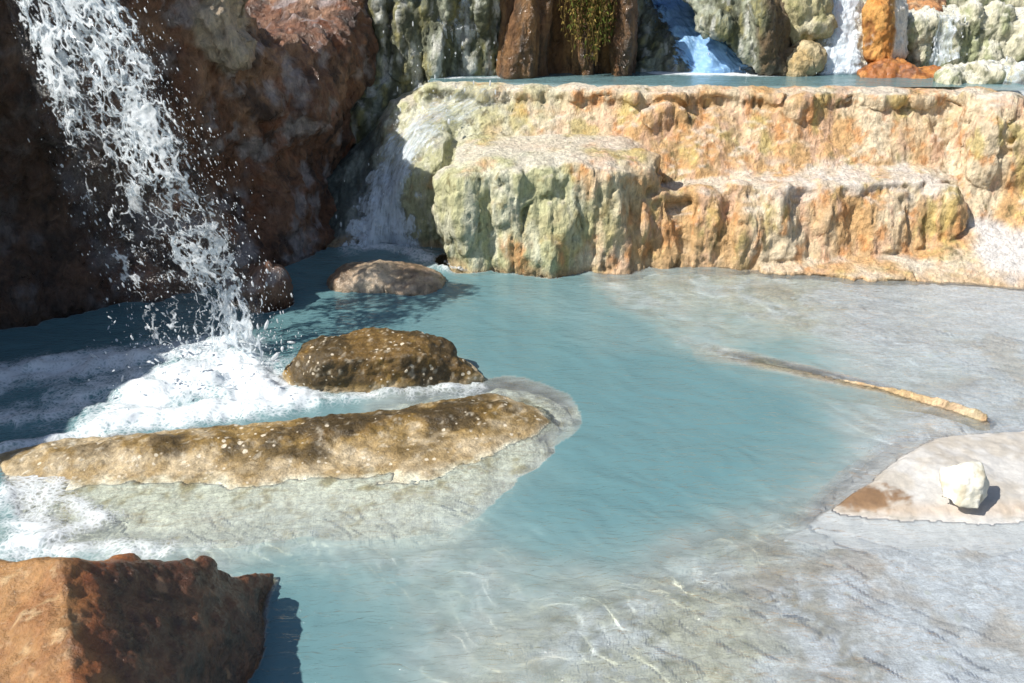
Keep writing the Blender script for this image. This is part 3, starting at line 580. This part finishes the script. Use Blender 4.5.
# thin rim crossing the shallows
def fst(px, py, z, w, yo):
    p = pt2(px, py); return [(p[0], p[1] - w, min(z - .05, -.03)), (p[0], p[1], z), (p[0], p[1] + w, min(z - .05, -.02)), (p[0], p[1] - w * 2, -.3), (p[0], p[1] + w * 2, -.3)]
prims = loft([fst(690, 347, -.16, .10, 0), fst(735, 356, -.05, .07, 0), fst(785, 367, -.018, .065, 0), fst(835, 378, .005, .055, 0), fst(880, 388, .018, .055, 0), fst(935, 403, .028, .055, 0), fst(975, 415, .036, .055, 0), fst(988, 419, .02, .03, 0)])
rock("travertine_ridge", prims, .009, lambda V, N: fbm(V, 7, 4, .5, 811) * .010 + fbm(V, 25, 3, .6, 813) * .005, lambda V, N, d: mixc(trav_color(V, N, d, None, .35), C(.64, .50, .30), np.full(len(V), .5)), M_trav, 3, "thin curved orange travertine ridge barely breaking the water surface", "rock ridge")

# ------------------------------------------------------------------ POOL BED
ctrl = [(500, 330, .45), (450, 310, .40), (560, 300, .30), (650, 290, .13), (800, 300, .10), (900, 320, .09), (990, 340, .09), (700, 330, .18), (620, 340, .32), (560, 370, .50), (650, 380, .55), (720, 400, .55), (600, 430, .62), (700, 450, .62), (780, 420, .45), (640, 490, .60), (720, 490, .50),
        (800, 460, .35), (860, 430, .16), (900, 380, .12), (960, 380, .10), (1010, 400, .09), (950, 430, .08), (820, 380, .20), (760, 370, .30), (600, 540, .34), (610, 515, .5), (640, 505, .45), (560, 510, .45), (560, 580, .17), (540, 640, .12), (600, 620, .085), (640, 560, .10), (660, 540, .14), (700, 530, .12), (760, 510, .14), (680, 590, .06), (740, 560, .08), (700, 650, .06),
        (760, 640, .07), (820, 560, .05), (880, 560, .05), (960, 560, .05), (1010, 580, .05), (900, 620, .05), (860, 670, .055), (980, 660, .055), (620, 680, .075), (500, 690, .11), (420, 660, .15), (340, 640, .36), (300, 610, .52), (380, 600, .22), (450, 590, .18), (340, 560, .16), (400, 540, .14), (480, 530, .18), (250, 540, .16), (530, 480, .30), (150, 540, .16), (60, 540, .25),
        (20, 430, .6), (100, 400, .6), (60, 360, .6), (200, 380, .5), (300, 400, .3), (420, 395, .12), (270, 310, .6), (350, 310, .55), (300, 700, .45), (240, 330, .6), (0, 700, .5), (1024, 300, .06), (420, 250, .3), (1100, 500, .05), (780, 528, .085), (815, 500, .10), (845, 470, .10), (880, 444, .10), (760, 485, .36), (800, 455, .34), (1100, 700, .05), (700, 800, .12), (300, 800, .4)]
CP2 = np.array([pt2(a, b) for a, b, _ in ctrl]); CD = np.array([c for *_, c in ctrl])
def bed_depth(x, y):
    out = np.zeros(len(x)); 
    for s in range(0, len(x), 20000):
        q = np.stack([x[s:s + 20000], y[s:s + 20000]], 1)
        d2 = ((q[:, None] - CP2[None]) ** 2).sum(2); w = np.exp(-d2 / (2 * .15 ** 2)) + 1e-5 / (d2 + .05) ** 2
        out[s:s + 20000] = (w * CD).sum(1) / w.sum(1)
    return out
def grid(x0, x1, y0, y1, st):
    nx, ny = int((x1 - x0) / st) + 1, int((y1 - y0) / st) + 1
    xs, ys = np.meshgrid(np.linspace(x0, x1, nx), np.linspace(y0, y1, ny)); V = np.stack([xs.ravel(), ys.ravel(), np.zeros(nx * ny)], 1)
    i = np.arange(nx * ny).reshape(ny, nx); Q = np.stack([i[:-1, :-1].ravel(), i[:-1, 1:].ravel(), i[1:, 1:].ravel(), i[1:, :-1].ravel()], 1)
    return V, Q
V, Q = grid(-5.5, 5.2, .3, 6.7, .02)
dep = bed_depth(V[:, 0], V[:, 1])
lump = fbm(V, 6, 4, .55, 831) * .05 + fbm(V, 18, 3, .55, 835) * .012
V[:, 2] = -np.maximum(dep + lump * np.clip(dep * 5, .25, 1), .034)
a = fbm(V, 5, 5, .62, 841); b = fbm(V, 11, 4, .6, 845); c = fbm(V, 3, 4, .6, 847)
colr = mixc(np.tile(C(.74, .69, .50), (len(V), 1)), C(.96, .95, .90), ss(a, -.1, .3))
colr = mixc(colr, C(.26, .24, .11), ss(b, .08, .5) * .8)
right = ss(V[:, 0] + .25 * c - .35 * (V[:, 1] - 2.5), .75, 1.15)
flow = fbm(np.stack([V[:, 0] * .8 + V[:, 1] * .6, V[:, 1] * .8 - V[:, 0] * .6, V[:, 2]], 1), 5, 4, .6, 851, (.35, 1.6, 1))
colr = mixc(colr, mixc(np.tile(C(.82, .81, .83), (len(V), 1)), C(.93, .92, .94), ss(flow, -.5, .5)), right * .92)
br = np.exp(-((V[:, 0] - .95 - .25 * (2.4 - V[:, 1])) / .16) ** 2) * (1 - ss(V[:, 1], 2.5, 2.9))
colr = mixc(colr, C(.34, .27, .15), np.clip(br * ss(b + .2, 0, .4), 0, 1) * .75)
colr = mixc(colr, C(.58, .40, .22), ss(fbm(V, 2.5, 4, .6, 857), .22, .4) * .45)
bed = new_obj("pool_bed", mesh_np("pool_bed", V, Q, {"Col": colr}), M_bed); tag(bed, kind="structure")
ROCKS.append((V.copy(), Q.copy(), "pool_bed"))
# distant ground sheet under everything, and the hillside behind
Vg, Qg = grid(-60, 60, -60, 60, 2.0)
rr = np.hypot(Vg[:, 0], Vg[:, 1] - 3)
Vg[:, 2] = np.where(rr < 9, -.9, -.9 + fbm(Vg, .12, 3, .5, 861) * .5 * ss(rr, 9, 20))
g = new_obj("ground", mesh_np("ground", Vg, Qg, {"Col": col_const((.42, .36, .24), (.20, .22, .10), None, .8, 865)(Vg, None, None)}), M_bed); tag(g, kind="structure")
Vh, Qh = grid(-9, 9, 8.3, 14, .09)
Vh[:, 2] = -.3 + 1.9 * ss(Vh[:, 1], 8.3, 9.0) + .12 * (Vh[:, 1] - 8.5) + fbm(Vh, 1.2, 4, .5, 871) * .22
g = new_obj("hillside", mesh_np("hillside", Vh, Qh, {"Col": col_const((.50, .46, .32), (.30, .30, .16), (.16, .15, .08), 2, 875)(Vh, None, None)}), M_bed); tag(g, kind="structure")

# ------------------------------------------------------------------ WATER SURFACE (main pool)
BV = bvh_all()
def tgrid(xs, ys):
    X_, Y_ = np.meshgrid(xs, ys); V = np.stack([X_.ravel(), Y_.ravel(), np.zeros(X_.size)], 1)
    i = np.arange(X_.size).reshape(len(ys), len(xs)); return V, np.stack([i[:-1, :-1].ravel(), i[:-1, 1:].ravel(), i[1:, 1:].ravel(), i[1:, :-1].ravel()], 1)
xs = np.concatenate([np.arange(-5.4, -1.4, .02), np.arange(-1.4, 2.3, .0095), np.arange(2.3, 5.1, .02)])
ys = np.concatenate([np.arange(.4, 1.5, .03), np.arange(1.5, 3.4, .0095), np.arange(3.4, 6.75, .017)])
V, Q = tgrid(xs, ys)
BVp = V[:, :2]
depth = np.empty(len(V)); dn = Vector((0, 0, -1))
dep_bed = bed_depth(V[:, 0], V[:, 1])
rc = BV.ray_cast
for i in range(len(V)):
    h = rc(Vector((V[i, 0], V[i, 1], 0.6)), dn, 3.0)
    depth[i] = -h[0].z if h[0] is not None else .6
def pxy(V):
    """pixel coordinates of points on the water (only to read off where foam and ripples lie)"""
    d = V[:, 1] * CP + (CZ - V[:, 2]) * SP
    return 512 + F * V[:, 0] / d, 341.5 - F * (V[:, 1] * SP + (V[:, 2] - CZ) * CP) / d
def seg(P, pts, w):
    """soft distance mask to a polyline of water points given as photo pixels"""
    pts = [(pt2(a, b)) for a, b in pts]; best = np.full(len(P), 9.0)
    for a, b in zip(pts[:-1], pts[1:]):
        ab = b - a; t = np.clip(((P - a) @ ab) / (ab @ ab), 0, 1); best = np.minimum(best, np.linalg.norm(P - a - t[:, None] * ab, axis=1))
    return np.exp(-(best / w) ** 2)
P = V[:, :2]
foam = np.zeros(len(V))
foam = np.maximum(foam, seg(P, [(150, 400), (230, 375), (265, 395)], .26) * 1.0)
foam = np.maximum(foam, seg(P, [(90, 400), (180, 375), (270, 385)], .40) * .66)
foam = np.maximum(foam, seg(P, [(110, 425), (200, 415), (300, 400)], .17) * .95)
foam = np.maximum(foam, seg(P, [(290, 402), (380, 396), (470, 388)], .10) * .62)
foam = np.maximum(foam, seg(P, [(0, 452), (60, 440), (110, 432)], .07) * .85)
foam = np.maximum(foam, seg(P, [(0, 552), (40, 545), (100, 520), (70, 500)], .08) * .75)
foam = np.maximum(foam, seg(P, [(0, 560), (80, 550), (160, 552)], .08) * .7)
foam = np.maximum(foam, seg(P, [(-40, 385), (20, 375), (110, 362), (230, 350)], .24) * .88)
foam = np.maximum(foam, seg(P, [(-20, 510), (40, 480), (30, 540)], .16) * .72)
foam = np.maximum(foam, seg(P, [(-40, 425), (60, 415)], .14) * .72)
foam = np.maximum(foam, seg(P, [(355, 250), (400, 248), (450, 268)], .15) * .7)
foam = np.maximum(foam, seg(P, [(480, 276), (650, 268)], .05) * .30)
foam = np.maximum(foam, seg(P, [(180, 560), (300, 545)], .14) * .36)
d0 = np.clip(depth, 0, 2)
milk = 1 - np.exp(-(np.maximum(d0 - .008, 0) / .18) ** 1.35)
milk = np.clip(milk * 1.02, 0, .985)
rip = .35 + .5 * np.exp(-((P - pt2(800, 600)) ** 2).sum(1) / .6) + .9 * np.clip(seg(P, [(220, 370), (100, 400)], .5), 0, 1) + .35 * (1 - ss(P[:, 1], 2.2, 3.2)) + .35 * (1 - ss(d0, .03, .2))
fd = np.stack([V[:, 0] * .83 - V[:, 1] * .55, V[:, 0] * .55 + V[:, 1] * .83, V[:, 2]], 1)
wob = np.stack([fbm(V, 2.5, 2, .5, 915), fbm(V, 2.5, 2, .5, 916), 0 * d0], 1) * .10
near_ = 1 - ss(P[:, 1], 3.0, 4.2)
sh_ = .30 + .70 * ss(d0, .045, .11)
z = fbm(V, 2.2, 2, .4, 901, (1, 1.6, 1)) * .006 + fbm(fd + wob, 9, 2, .4, 905, (.55, 1.25, 1)) * .0042 * sh_ * (.35 + rip) + fbm(fd + wob, 20, 2, .5, 906, (.7, 1.2, 1)) * .0008 * sh_ ** 2 * (.35 + rip) * near_
z = z + ss(d0, -.02, .12) * np.clip(foam, 0, 1) ** 1.5 * (.035 + .05 * fbm(V, 6, 3, .5, 911) + .006 * fbm(V, 22, 3, .5, 915))
z = z + seg(P, [(150, 385), (235, 365)], .16) * .05
V[:, 2] = z
ok = depth > -.10
keepf = ok[Q].any(1)
me = mesh_np("pool_water", V, Q[keepf], {"milk": milk, "foam": foam, "rip": rip, "thin": (depth < .009) * 1.0})
w = new_obj("pool_water", me, M_water); tag(w, kind="structure")
# upper pool
V, Q = grid(-1.2, 3.6, 6.50, 8.3, .03)
rimY = np.interp(V[:, 0], [X(p, 6.5, 1) for p in (415, 470, 540, 640, 740, 850, 950, 985)], [6.62, 6.66, 6.60, 6.52, 6.47, 6.45, 6.42, 6.5])
V[:, 2] = UZ + fbm(V, 4, 3, .5, 921, (1, 1.6, 1)) * .004 - .03 * (1 - ss(V[:, 1] - rimY, -.02, .08))
ok = (V[:, 1] > rimY - .03) & (V[:, 0] > -.62)
P = V[:, :2]
def segW(P, pts, w):
    best = np.full(len(P), 9.0)
    for a, b in zip(pts[:-1], pts[1:]):
        a = np.array(a); b = np.array(b); ab = b - a; t = np.clip(((P - a) @ ab) / (ab @ ab), 0, 1); best = np.minimum(best, np.linalg.norm(P - a - t[:, None] * ab, axis=1))
    return np.exp(-(best / w) ** 2)
fo = np.maximum(segW(P, [(X(660, 7.2, 1), 7.2), (X(770, 7.1, 1), 7.1)], .13) * .95, segW(P, [(X(830, 7.3, 1), 7.3), (X(862, 7.25, 1), 7.25)], .16) * .95)
fo = np.maximum(fo, segW(P, [(X(430, 6.95, 1), 6.95), (X(500, 6.95, 1), 6.95)], .08) * .6)
me = mesh_np("upper_pool_water", V, Q[ok[Q].all(1)], {"milk": np.clip(ss(V[:, 1] - rimY, -.02, .12) * .5 + .45, 0, .9), "foam": fo, "rip": np.full(len(V), .45)})
w = new_obj("upper_pool_water", me, M_water); tag(w, kind="structure")

# ------------------------------------------------------------------ FALLING WATER
def catmull(pts, n):
    pts = np.array(pts, float); k = len(pts); t = np.linspace(0, k - 1 - 1e-6, n); i = t.astype(int); f = (t - i)[:, None]
    p = lambda j: pts[np.clip(j, 0, k - 1)]
    a, b, c, d = p(i - 1), p(i), p(i + 1), p(i + 2)
    return .5 * (2 * b + (c - a) * f + (2 * a - 5 * b + 4 * c - d) * f ** 2 + (3 * b - a - 3 * c + d) * f ** 3)
def net_mask(A, cell, seed, width, stretch=1.5, warp=.5, nz=.08):
    """strands of a breaking water sheet: width of the strands given per point"""
    q = np.stack([A[:, 0] / cell, A[:, 1] / (cell * stretch)], 1)
    z3 = np.concatenate([q, np.full((len(q), 1), seed * 3.7)], 1)
    q = q + warp * np.stack([fbm(z3, .9, 4, .6, seed), fbm(z3, .9, 4, .6, seed + 5)], 1)
    f1, f2 = worley2(q, seed)
    e = f2 - f1
    v = width - e + nz * fbm(z3, 2.6, 3, .6, seed + 9)
    return v
def sheet_mesh(P, mask, name):
    ny, nx = mask.shape; i = np.arange(ny * nx).reshape(ny, nx); Q = np.stack([i[:-1, :-1], i[:-1, 1:], i[1:, 1:], i[1:, :-1]], -1).reshape(-1, 4)
    m = mask.ravel(); Q = Q[(m[Q].mean(1) > -.02)]
    used = np.unique(Q); mp = np.full(ny * nx, -1); mp[used] = np.arange(len(used))
    return P.reshape(-1, 3)[used], mp[Q], ss(m[used], -.03, .13)
def fall_parts(parent, layers):
    for V, Q, soft, name, mat in layers:
        o = new_obj(name, mesh_np(name, V - np.array(parent.location), Q, {"soft": soft}), mat, parent)
        s = o.modifiers.new("soft", 'SMOOTH'); s.factor = .5; s.iterations = 3
        s = o.modifiers.new("thick", 'SOLIDIFY'); s.thickness = .003; s.offset = 0
def drops(parent, name, pos, size, vel, mat, kind="stuff"):
    bm = bmesh.new(); bmesh.ops.create_icosphere(bm, subdivisions=1, radius=1)
    T = np.array([v.co[:] for v in bm.verts]); Fc = np.array([[v.index for v in f.verts] for f in bm.faces]); bm.free()
    n = len(pos); vd = vel / np.maximum(np.linalg.norm(vel, axis=1), 1e-6)[:, None]
    pr = T @ vd.T                                            # (tv, n)
    Vv = pos[:, None] + size[:, None, None] * (T[None] + (pr.T[:, :, None] * vd[:, None]) * np.random.RandomState(3).uniform(.2, 3.0, n)[:, None, None])
    Fa = (Fc[None] + (np.arange(n) * len(T))[:, None, None]).reshape(-1, 3)
    o = new_obj(name, mesh_np(name, Vv.reshape(-1, 3) - np.array(parent.location), Fa), mat, parent); o["kind"] = kind
    return o

# the big free fall
fall = empty("waterfall", tuple(atz(215, 365, 0)))
tag(fall, "white splashing waterfall breaking into strands and drops in front of the dark cliff", "waterfall")
G = 9.8
def fall_edges(t):
    """left and right edge of the sheet, as fractions of the drop 0..1"""
    Lp = catmull([aty(-16, -60, 4.72), aty(18, 40, 4.62), aty(46, 130, 4.52), aty(82, 230, 4.44), aty(122, 310, 4.38), aty(155, 375, 4.34)], len(t))
    Rp = catmull([aty(98, -60, 4.55), aty(136, 20, 4.47), aty(172, 105, 4.40), aty(212, 190, 4.34), aty(252, 280, 4.30), aty(275, 372, 4.27)], len(t))
    return Lp, Rp
layers = []
for k in range(4):
    ny, nx = 620, 190
    t = np.linspace(0, 1, ny); Lp, Rp = fall_edges(t)
    u = np.linspace(0, 1, nx)
    Pm = Lp[:, None] * (1 - u)[None, :, None] + Rp[:, None] * u[None, :, None]
    A = np.stack([(u[None] * .55 + 0 * t[:, None]).ravel(), (t[:, None] * 2.2 + 0 * u[None]).ravel()], 1)
    fl = Pm.reshape(-1, 3)
    a3 = lambda q, c: np.concatenate([q, np.full((len(q), 1), c)], 1)
    n1 = fbm(a3(A * [1, .6], k * 2.3), 3.0, 4, .42, 930 + k * 3); n2 = fbm(a3(A, k * 1.9), 3.5, 4, .5, 950 + k * 3); n3 = fbm(a3(A * [1, .8], k * 4.1), 16, 4, .6, 970 + k)
    tt = np.repeat(t, nx); uu = np.tile(u, ny)
    fl = fl + np.outer((n1 * .11 + n3 * .010 + (k - 1.5) * .05) * (.4 + tt), [.35, -.9, 0]) + np.outer(n2 * .06 * (.3 + tt), [1, .3, 0])
    edge = ss(uu + n2 * .14 + n3 * .05, .0, .14) * ss(1 - uu + n1 * .10 + n3 * .04, .0, .08)
    right = ss(uu, .2, .8); leftlow = (1 - right) * ss(tt, .3, .7)
    big = fbm(a3(A * [1, .55], k * 7.7), 5.0, 3, .5, 985 + k)
    wd = .29 * (1 - .56 * ss(tt, .0, .5)) + .06 * right - .08 * leftlow + .17 * big + .03 * n3 + .12 * ss(tt, .86, 1.0)
    wd = wd - (1 - edge) * .7 - .09 * abs(k - 1.5)
    m = net_mask(A, [.065, .08, .055, .095][k], 40 + k * 11, wd, 1.9, .75)
    m = np.maximum(m, net_mask(A, .03, 140 + k * 7, wd - .16 + .2 * big, 2.6, .7))
    layers.append((*sheet_mesh(fl.reshape(ny, nx, 3), m.reshape(ny, nx), "w"), "water_sheet", M_strand))
fall_parts(fall, layers)
ny, nx = 200, 60
t = np.linspace(0, 1, ny); u = np.linspace(0, 1, nx); Lp, Rp = fall_edges(t)
Pm = (Lp[:, None] * (1 - u)[None, :, None] + Rp[:, None] * u[None, :, None]).reshape(-1, 3); uu = np.tile(u, ny); tt = np.repeat(t, nx)
A3 = np.stack([uu * .55, tt * 2.2, np.full(len(uu), 4.4)], 1)
n1 = fbm(A3, 4, 3, .5, 1201); Pm = Pm + np.outer(n1 * .08, [.35, -.9, 0])
i = np.arange(ny * nx).reshape(ny, nx); Qm = np.stack([i[:-1, :-1], i[:-1, 1:], i[1:, 1:], i[1:, :-1]], -1).reshape(-1, 4)
ed_ = ss(uu + n1 * .15, 0, .3) * ss(1 - uu + n1 * .12, 0, .2)
new_obj("mist_sheet", mesh_np("mist_sheet", Pm - np.array(fall.location), Qm, {"flow": A3 * [1.6, 1.0, 1], "body": .14 - .24 * ss(tt, .15, .7) + (ed_ - 1) * .9 + .12 * ss(uu, .3, .9)}), M_veil, fall)
rs = np.random.RandomState(17); n = 2000
t = rs.beta(1.6, 1.2, n); Lp, Rp = fall_edges(np.linspace(0, 1, 200)); ii = (t * 199).astype(int)
u = rs.uniform(-.05, 1.1, n); u = np.where(rs.rand(n) < .35, 1 + rs.normal(0.02, .08, n), u)
pos = Lp[ii] * (1 - u)[:, None] + Rp[ii] * u[:, None] + rs.normal(0, .05, (n, 3)) * (.3 + t)[:, None]
vel = (Rp[np.minimum(ii + 3, 199)] - Rp[ii]) + 1e-4
drops(fall, "droplets", pos, rs.gamma(1.2, .0010, n) + .0007, vel, M_splash)
n = 420
ctr = np.array([atz(a, b, .03) for a, b in zip(rs.uniform(120, 290, n), rs.uniform(345, 395, n))])
pos = ctr + np.stack([rs.normal(0, .10, n), rs.normal(0, .08, n), np.abs(rs.normal(0, .09, n))], 1)
drops(fall, "spray", pos, rs.gamma(1.4, .0014, n) + .0009, rs.normal(0, 1, (n, 3)) + [0, 0, .8], M_splash)

# cascades clinging to rock
BV = bvh_all(("orange boulder", "leaning over", "yellow grey", "pool_bed", "brown rock face"))
def cascade(name, label, edgesL, edgesR, seed, dens=.35, cell=.05, n=(160, 70), layers=2, off=.015, group=None, cat="cascade", mat=None, fade=.12, ragged=.25, tgain=.15):
    loc = (np.array(edgesL[-1]) + np.array(edgesR[-1])) / 2
    e = empty(name, tuple(loc)); tag(e, label, cat, group)
    ls = []
    for k in range(layers):
        ny, nx = n; t = np.linspace(0, 1, ny); u = np.linspace(0, 1, nx)
        Lp, Rp = catmull(edgesL, ny), catmull(edgesR, ny)
        Pm = (Lp[:, None] * (1 - u)[None, :, None] + Rp[:, None] * u[None, :, None]).reshape(-1, 3)
        Wd = np.linalg.norm(Rp - Lp, axis=1).mean(); Hd = np.linalg.norm(np.diff(Lp, axis=0), axis=1).sum()
        dv = Vector((0, .78, -.62)).normalized()
        for i in range(len(Pm)):
            h = BV.ray_cast(Vector(Pm[i]) - dv * .5, dv, 1.1)
            if h[0] is not None: Pm[i] = np.array(h[0]) + np.array(h[1]) * 0.0 - np.array(dv) * (off * (1 + k * 1.3))
        Pm = Pm.reshape(ny, nx, 3)
        for _ in range(6 + 6 * k):
            Pm[1:-1] = (Pm[:-2] + 2 * Pm[1:-1] + Pm[2:]) / 4; Pm[:, 1:-1] = (Pm[:, :-2] + 2 * Pm[:, 1:-1] + Pm[:, 2:]) / 4
        A = np.stack([np.tile(u * Wd, ny), np.repeat(t * Hd, nx)], 1)
        n1 = fbm(np.concatenate([A, np.full((len(A), 1), seed * 1.3 + k)], 1), 8, 4, .6, seed + k)
        Pm = Pm.reshape(-1, 3) - np.outer(n1 * .018 + .008, dv)
        uu = np.tile(u, ny); tt = np.repeat(t, nx)
        edge = ss(uu + n1 * ragged, 0, fade * 2.5) * ss(1 - uu + n1 * ragged, 0, fade * 2.5) * ss(tt, -.01, .06)
        i = np.arange(ny * nx).reshape(ny, nx); Qm = np.stack([i[:-1, :-1], i[:-1, 1:], i[1:, 1:], i[1:, :-1]], -1).reshape(-1, 4)
        Qm = Qm[edge[Qm].max(1) > .02]
        flow3 = np.concatenate([A, np.full((len(A), 1), seed * .7 + k * 3.1)], 1)
        o = new_obj("water_sheet", mesh_np("water_sheet", Pm - np.array(loc), Qm, {"flow": flow3, "body": dens + (edge - 1) * 1.2 + tgain * tt}), mat or M_veil, e)
    rs = np.random.RandomState(seed); nn = 60
    tq = rs.rand(nn); uq = rs.rand(nn); pos = catmull(edgesL, 50)[(tq * 49).astype(int)] * (1 - uq)[:, None] + catmull(edgesR, 50)[(tq * 49).astype(int)] * uq[:, None]
    pos = pos - np.array([0, .78, -.62]) * rs.uniform(.0, .06, nn)[:, None] + rs.normal(0, .02, (nn, 3))
    drops(e, "droplets", pos, rs.gamma(2, .0012, nn) + .0015, np.tile([0, -.2, -1.0], (nn, 1)), M_splash)
    return e
cascade("cascade", "broken water sliding over the green left corner of the terrace into shade", [aty(440, 84, 6.6), aty(390, 112, 6.45), aty(356, 165, 6.35), aty(338, 225, 6.2), aty(330, 258, 6.05)],
        [aty(530, 88, 6.5), aty(470, 118, 6.3), aty(432, 165, 6.15), aty(428, 225, 5.95), aty(440, 268, 5.85)], 61, .16, .05, (230, 110), 2, tgain=.5)
cascade("cascade", "thin water trickling down the grey green mossy rock wall", [aty(385, -20, 7.05), aty(385, 30, 7.0), aty(400, 60, 6.95), aty(395, 95, 6.8)],
        [aty(500, -20, 7.05), aty(500, 30, 7.0), aty(500, 60, 6.95), aty(480, 86, 6.85)], 73, .22, .05, (170, 150), 1, .012)
cascade("cascade", "fast blue white cascade rushing in shade into the upper pool", [aty(632, -20, 8.0), aty(645, 20, 7.8), aty(655, 50, 7.55), aty(665, 79, 7.3)],
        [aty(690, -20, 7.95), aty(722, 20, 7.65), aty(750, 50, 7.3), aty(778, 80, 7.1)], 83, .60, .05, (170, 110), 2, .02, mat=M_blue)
cascade("cascade", "bright sunlit white cascade falling into the upper pool between boulders", [aty(822, -15, 7.6), aty(820, 20, 7.4), aty(816, 50, 7.25), aty(810, 78, 7.1)],
        [aty(862, -15, 7.6), aty(861, 20, 7.4), aty(862, 50, 7.25), aty(864, 78, 7.1)], 97, .52, .045, (160, 90), 2, .02)
cascade("cascade", "narrow water trickle over the lip of the moss flecked stepped terrace", [aty(924, 18, 7.4), aty(926, 40, 7.35), aty(925, 64, 7.3)], [aty(962, 18, 7.4), aty(960, 40, 7.35), aty(964, 64, 7.3)], 103, .35, .04, (100, 70), 1, .015)
cascade("cascade", "white water tumbling over the pale mossy rock past the upper pool's right end", [aty(945, 68, 7.0), aty(970, 88, 6.8), aty(1000, 112, 6.6)], [aty(1060, 62, 7.0), aty(1070, 90, 6.75), aty(1080, 130, 6.5)], 113, .42, .05, (110, 110), 1, .015)

# ------------------------------------------------------------------ HANGING PLANT
def leaf_mat(name, c):
    m, nt = mat_new(name); L = nt.links.new; out = nd(nt, 'ShaderNodeOutputMaterial'); at = nd(nt, 'ShaderNodeAttribute', attribute_name="Col")
    d = nd(nt, 'ShaderNodeBsdfDiffuse'); t = nd(nt, 'ShaderNodeBsdfTranslucent'); x = nd(nt, 'ShaderNodeMixShader', i={0: .35})
    L(at.outputs['Color'], d.inputs[0]); L(at.outputs['Color'], t.inputs[0]); L(d.outputs[0], x.inputs[1]); L(t.outputs[0], x.inputs[2]); L(x.outputs[0], out.inputs[0]); return m
M_leaf = leaf_mat("hanging_leaves", None)
rs = np.random.RandomState(5)
pl = empty("hanging_plant", tuple(aty(590, 78, 7.0))); tag(pl, "straggly green and straw coloured plant hanging down the brown rock face", "plant")
SV, SF, LV, LF, LC = [], [], [], [], []
for k in range(60):
    main = k < 9
    px = rs.normal(594, 3) if main else rs.uniform(562, 614); top = -45
    bot = rs.uniform(60, 77) if main else rs.uniform(8, 62) * (1 - abs(px - 590) / 60) + 6
    Y = 7.02 + rs.uniform(-.08, .06); n = 14
    p0 = aty(px, top, Y); p1 = aty(px + rs.uniform(-7, 7), bot, Y - .02)
    ph = rs.uniform(0, 6)
    pts = [p0 + (p1 - p0) * s + np.array([math.sin(ph + s * 7) * .02, math.cos(ph + s * 5) * .02, 0]) for s in np.linspace(0, 1, n)]
    for a, b in zip(pts[:-1], pts[1:]):
        i = len(SV); r_ = .003
        for q in (a, b): SV += [q + [r_, 0, 0], q + [-r_ * .5, r_ * .8, 0], q + [-r_ * .5, -r_ * .8, 0]]
        for j in range(3): SF.append((i + j, i + (j + 1) % 3, i + 3 + (j + 1) % 3, i + 3 + j))
    dry = rs.rand() < .68 or main
    for _ in range(46 if not main else 30):
        s = rs.rand(); q = pts[int(s * (n - 1))] + rs.normal(0, .008, 3)
        d = np.array([rs.normal(), rs.normal() - .3, rs.normal() - .9]); d /= np.linalg.norm(d); sd = np.cross(d, rs.normal(size=3)); sd /= np.linalg.norm(sd)
        l = rs.uniform(.018, .042); w_ = l * .16; i = len(LV)
        LV += [q, q + d * l * .5 + sd * w_, q + d * l + np.array([0, 0, -l * .2]), q + d * l * .5 - sd * w_]; LF.append((i, i + 1, i + 2, i + 3))
        c = C(.30, .22, .07) if (dry and rs.rand() < .75) else C(.12, .15, .035); LC += [c * rs.uniform(.7, 1.4)] * 4
org_ = np.array(pl.location)
new_obj("stem", mesh_np("stem", np.array(SV) - org_, np.array(SF), {"Col": np.tile(C(.22, .15, .06), (len(SV), 1))}), M_leaf, pl)
new_obj("foliage", mesh_np("foliage", np.array(LV) - org_, np.array(LF), {"Col": np.array(LC)}, False), M_leaf, pl)

# ------------------------------------------------------------------ LIGHT
TO_SUN = Vector((-.63, -.29, .73)).normalized()
sun_d = bpy.data.lights.new("sun", 'SUN'); sun_d.energy = 5.0; sun_d.angle = R(.5); sun_d.color = (1, .955, .88)
sun = bpy.data.objects.new("sun", sun_d); COL.objects.link(sun); sun.rotation_euler = (-TO_SUN).to_track_quat('-Z', 'Y').to_euler(); sun.location = (0, 0, 20)
wd = bpy.data.worlds.new("World"); SC.world = wd; wd.use_nodes = True; nt = wd.node_tree; nt.nodes.clear()
sky = nd(nt, 'ShaderNodeTexSky', sky_type='NISHITA'); sky.sun_disc = False
sky.sun_elevation = math.asin(TO_SUN.z); sky.sun_rotation = math.atan2(TO_SUN.x, TO_SUN.y)
bg = nd(nt, 'ShaderNodeBackground', i={1: .095}); ow = nd(nt, 'ShaderNodeOutputWorld'); nt.links.new(sky.outputs[0], bg.inputs[0]); nt.links.new(bg.outputs[0], ow.inputs[0])
vs = SC.view_settings; vs.view_transform = 'Standard'; vs.look = 'None'; vs.exposure = 0.40; vs.gamma = 1; vs.use_curve_mapping = False
cy = SC.cycles; cy.max_bounces = 8; cy.transparent_max_bounces = 24; cy.diffuse_bounces = 3; cy.glossy_bounces = 3; cy.transmission_bounces = 4
cy.use_denoising = True; cy.sample_clamp_indirect = 4; cy.caustics_reflective = False; cy.caustics_refractive = True
for o in SC.objects:           # sunlight refracted by the ripples onto the bed
    if o.type == 'MESH':
        if o.name in ("pool_water", "upper_pool_water"): o.cycles.is_caustics_caster = True
        elif "sheet" not in o.name: o.cycles.is_caustics_receiver = True
sun_d.cycles.is_caustics_light = True
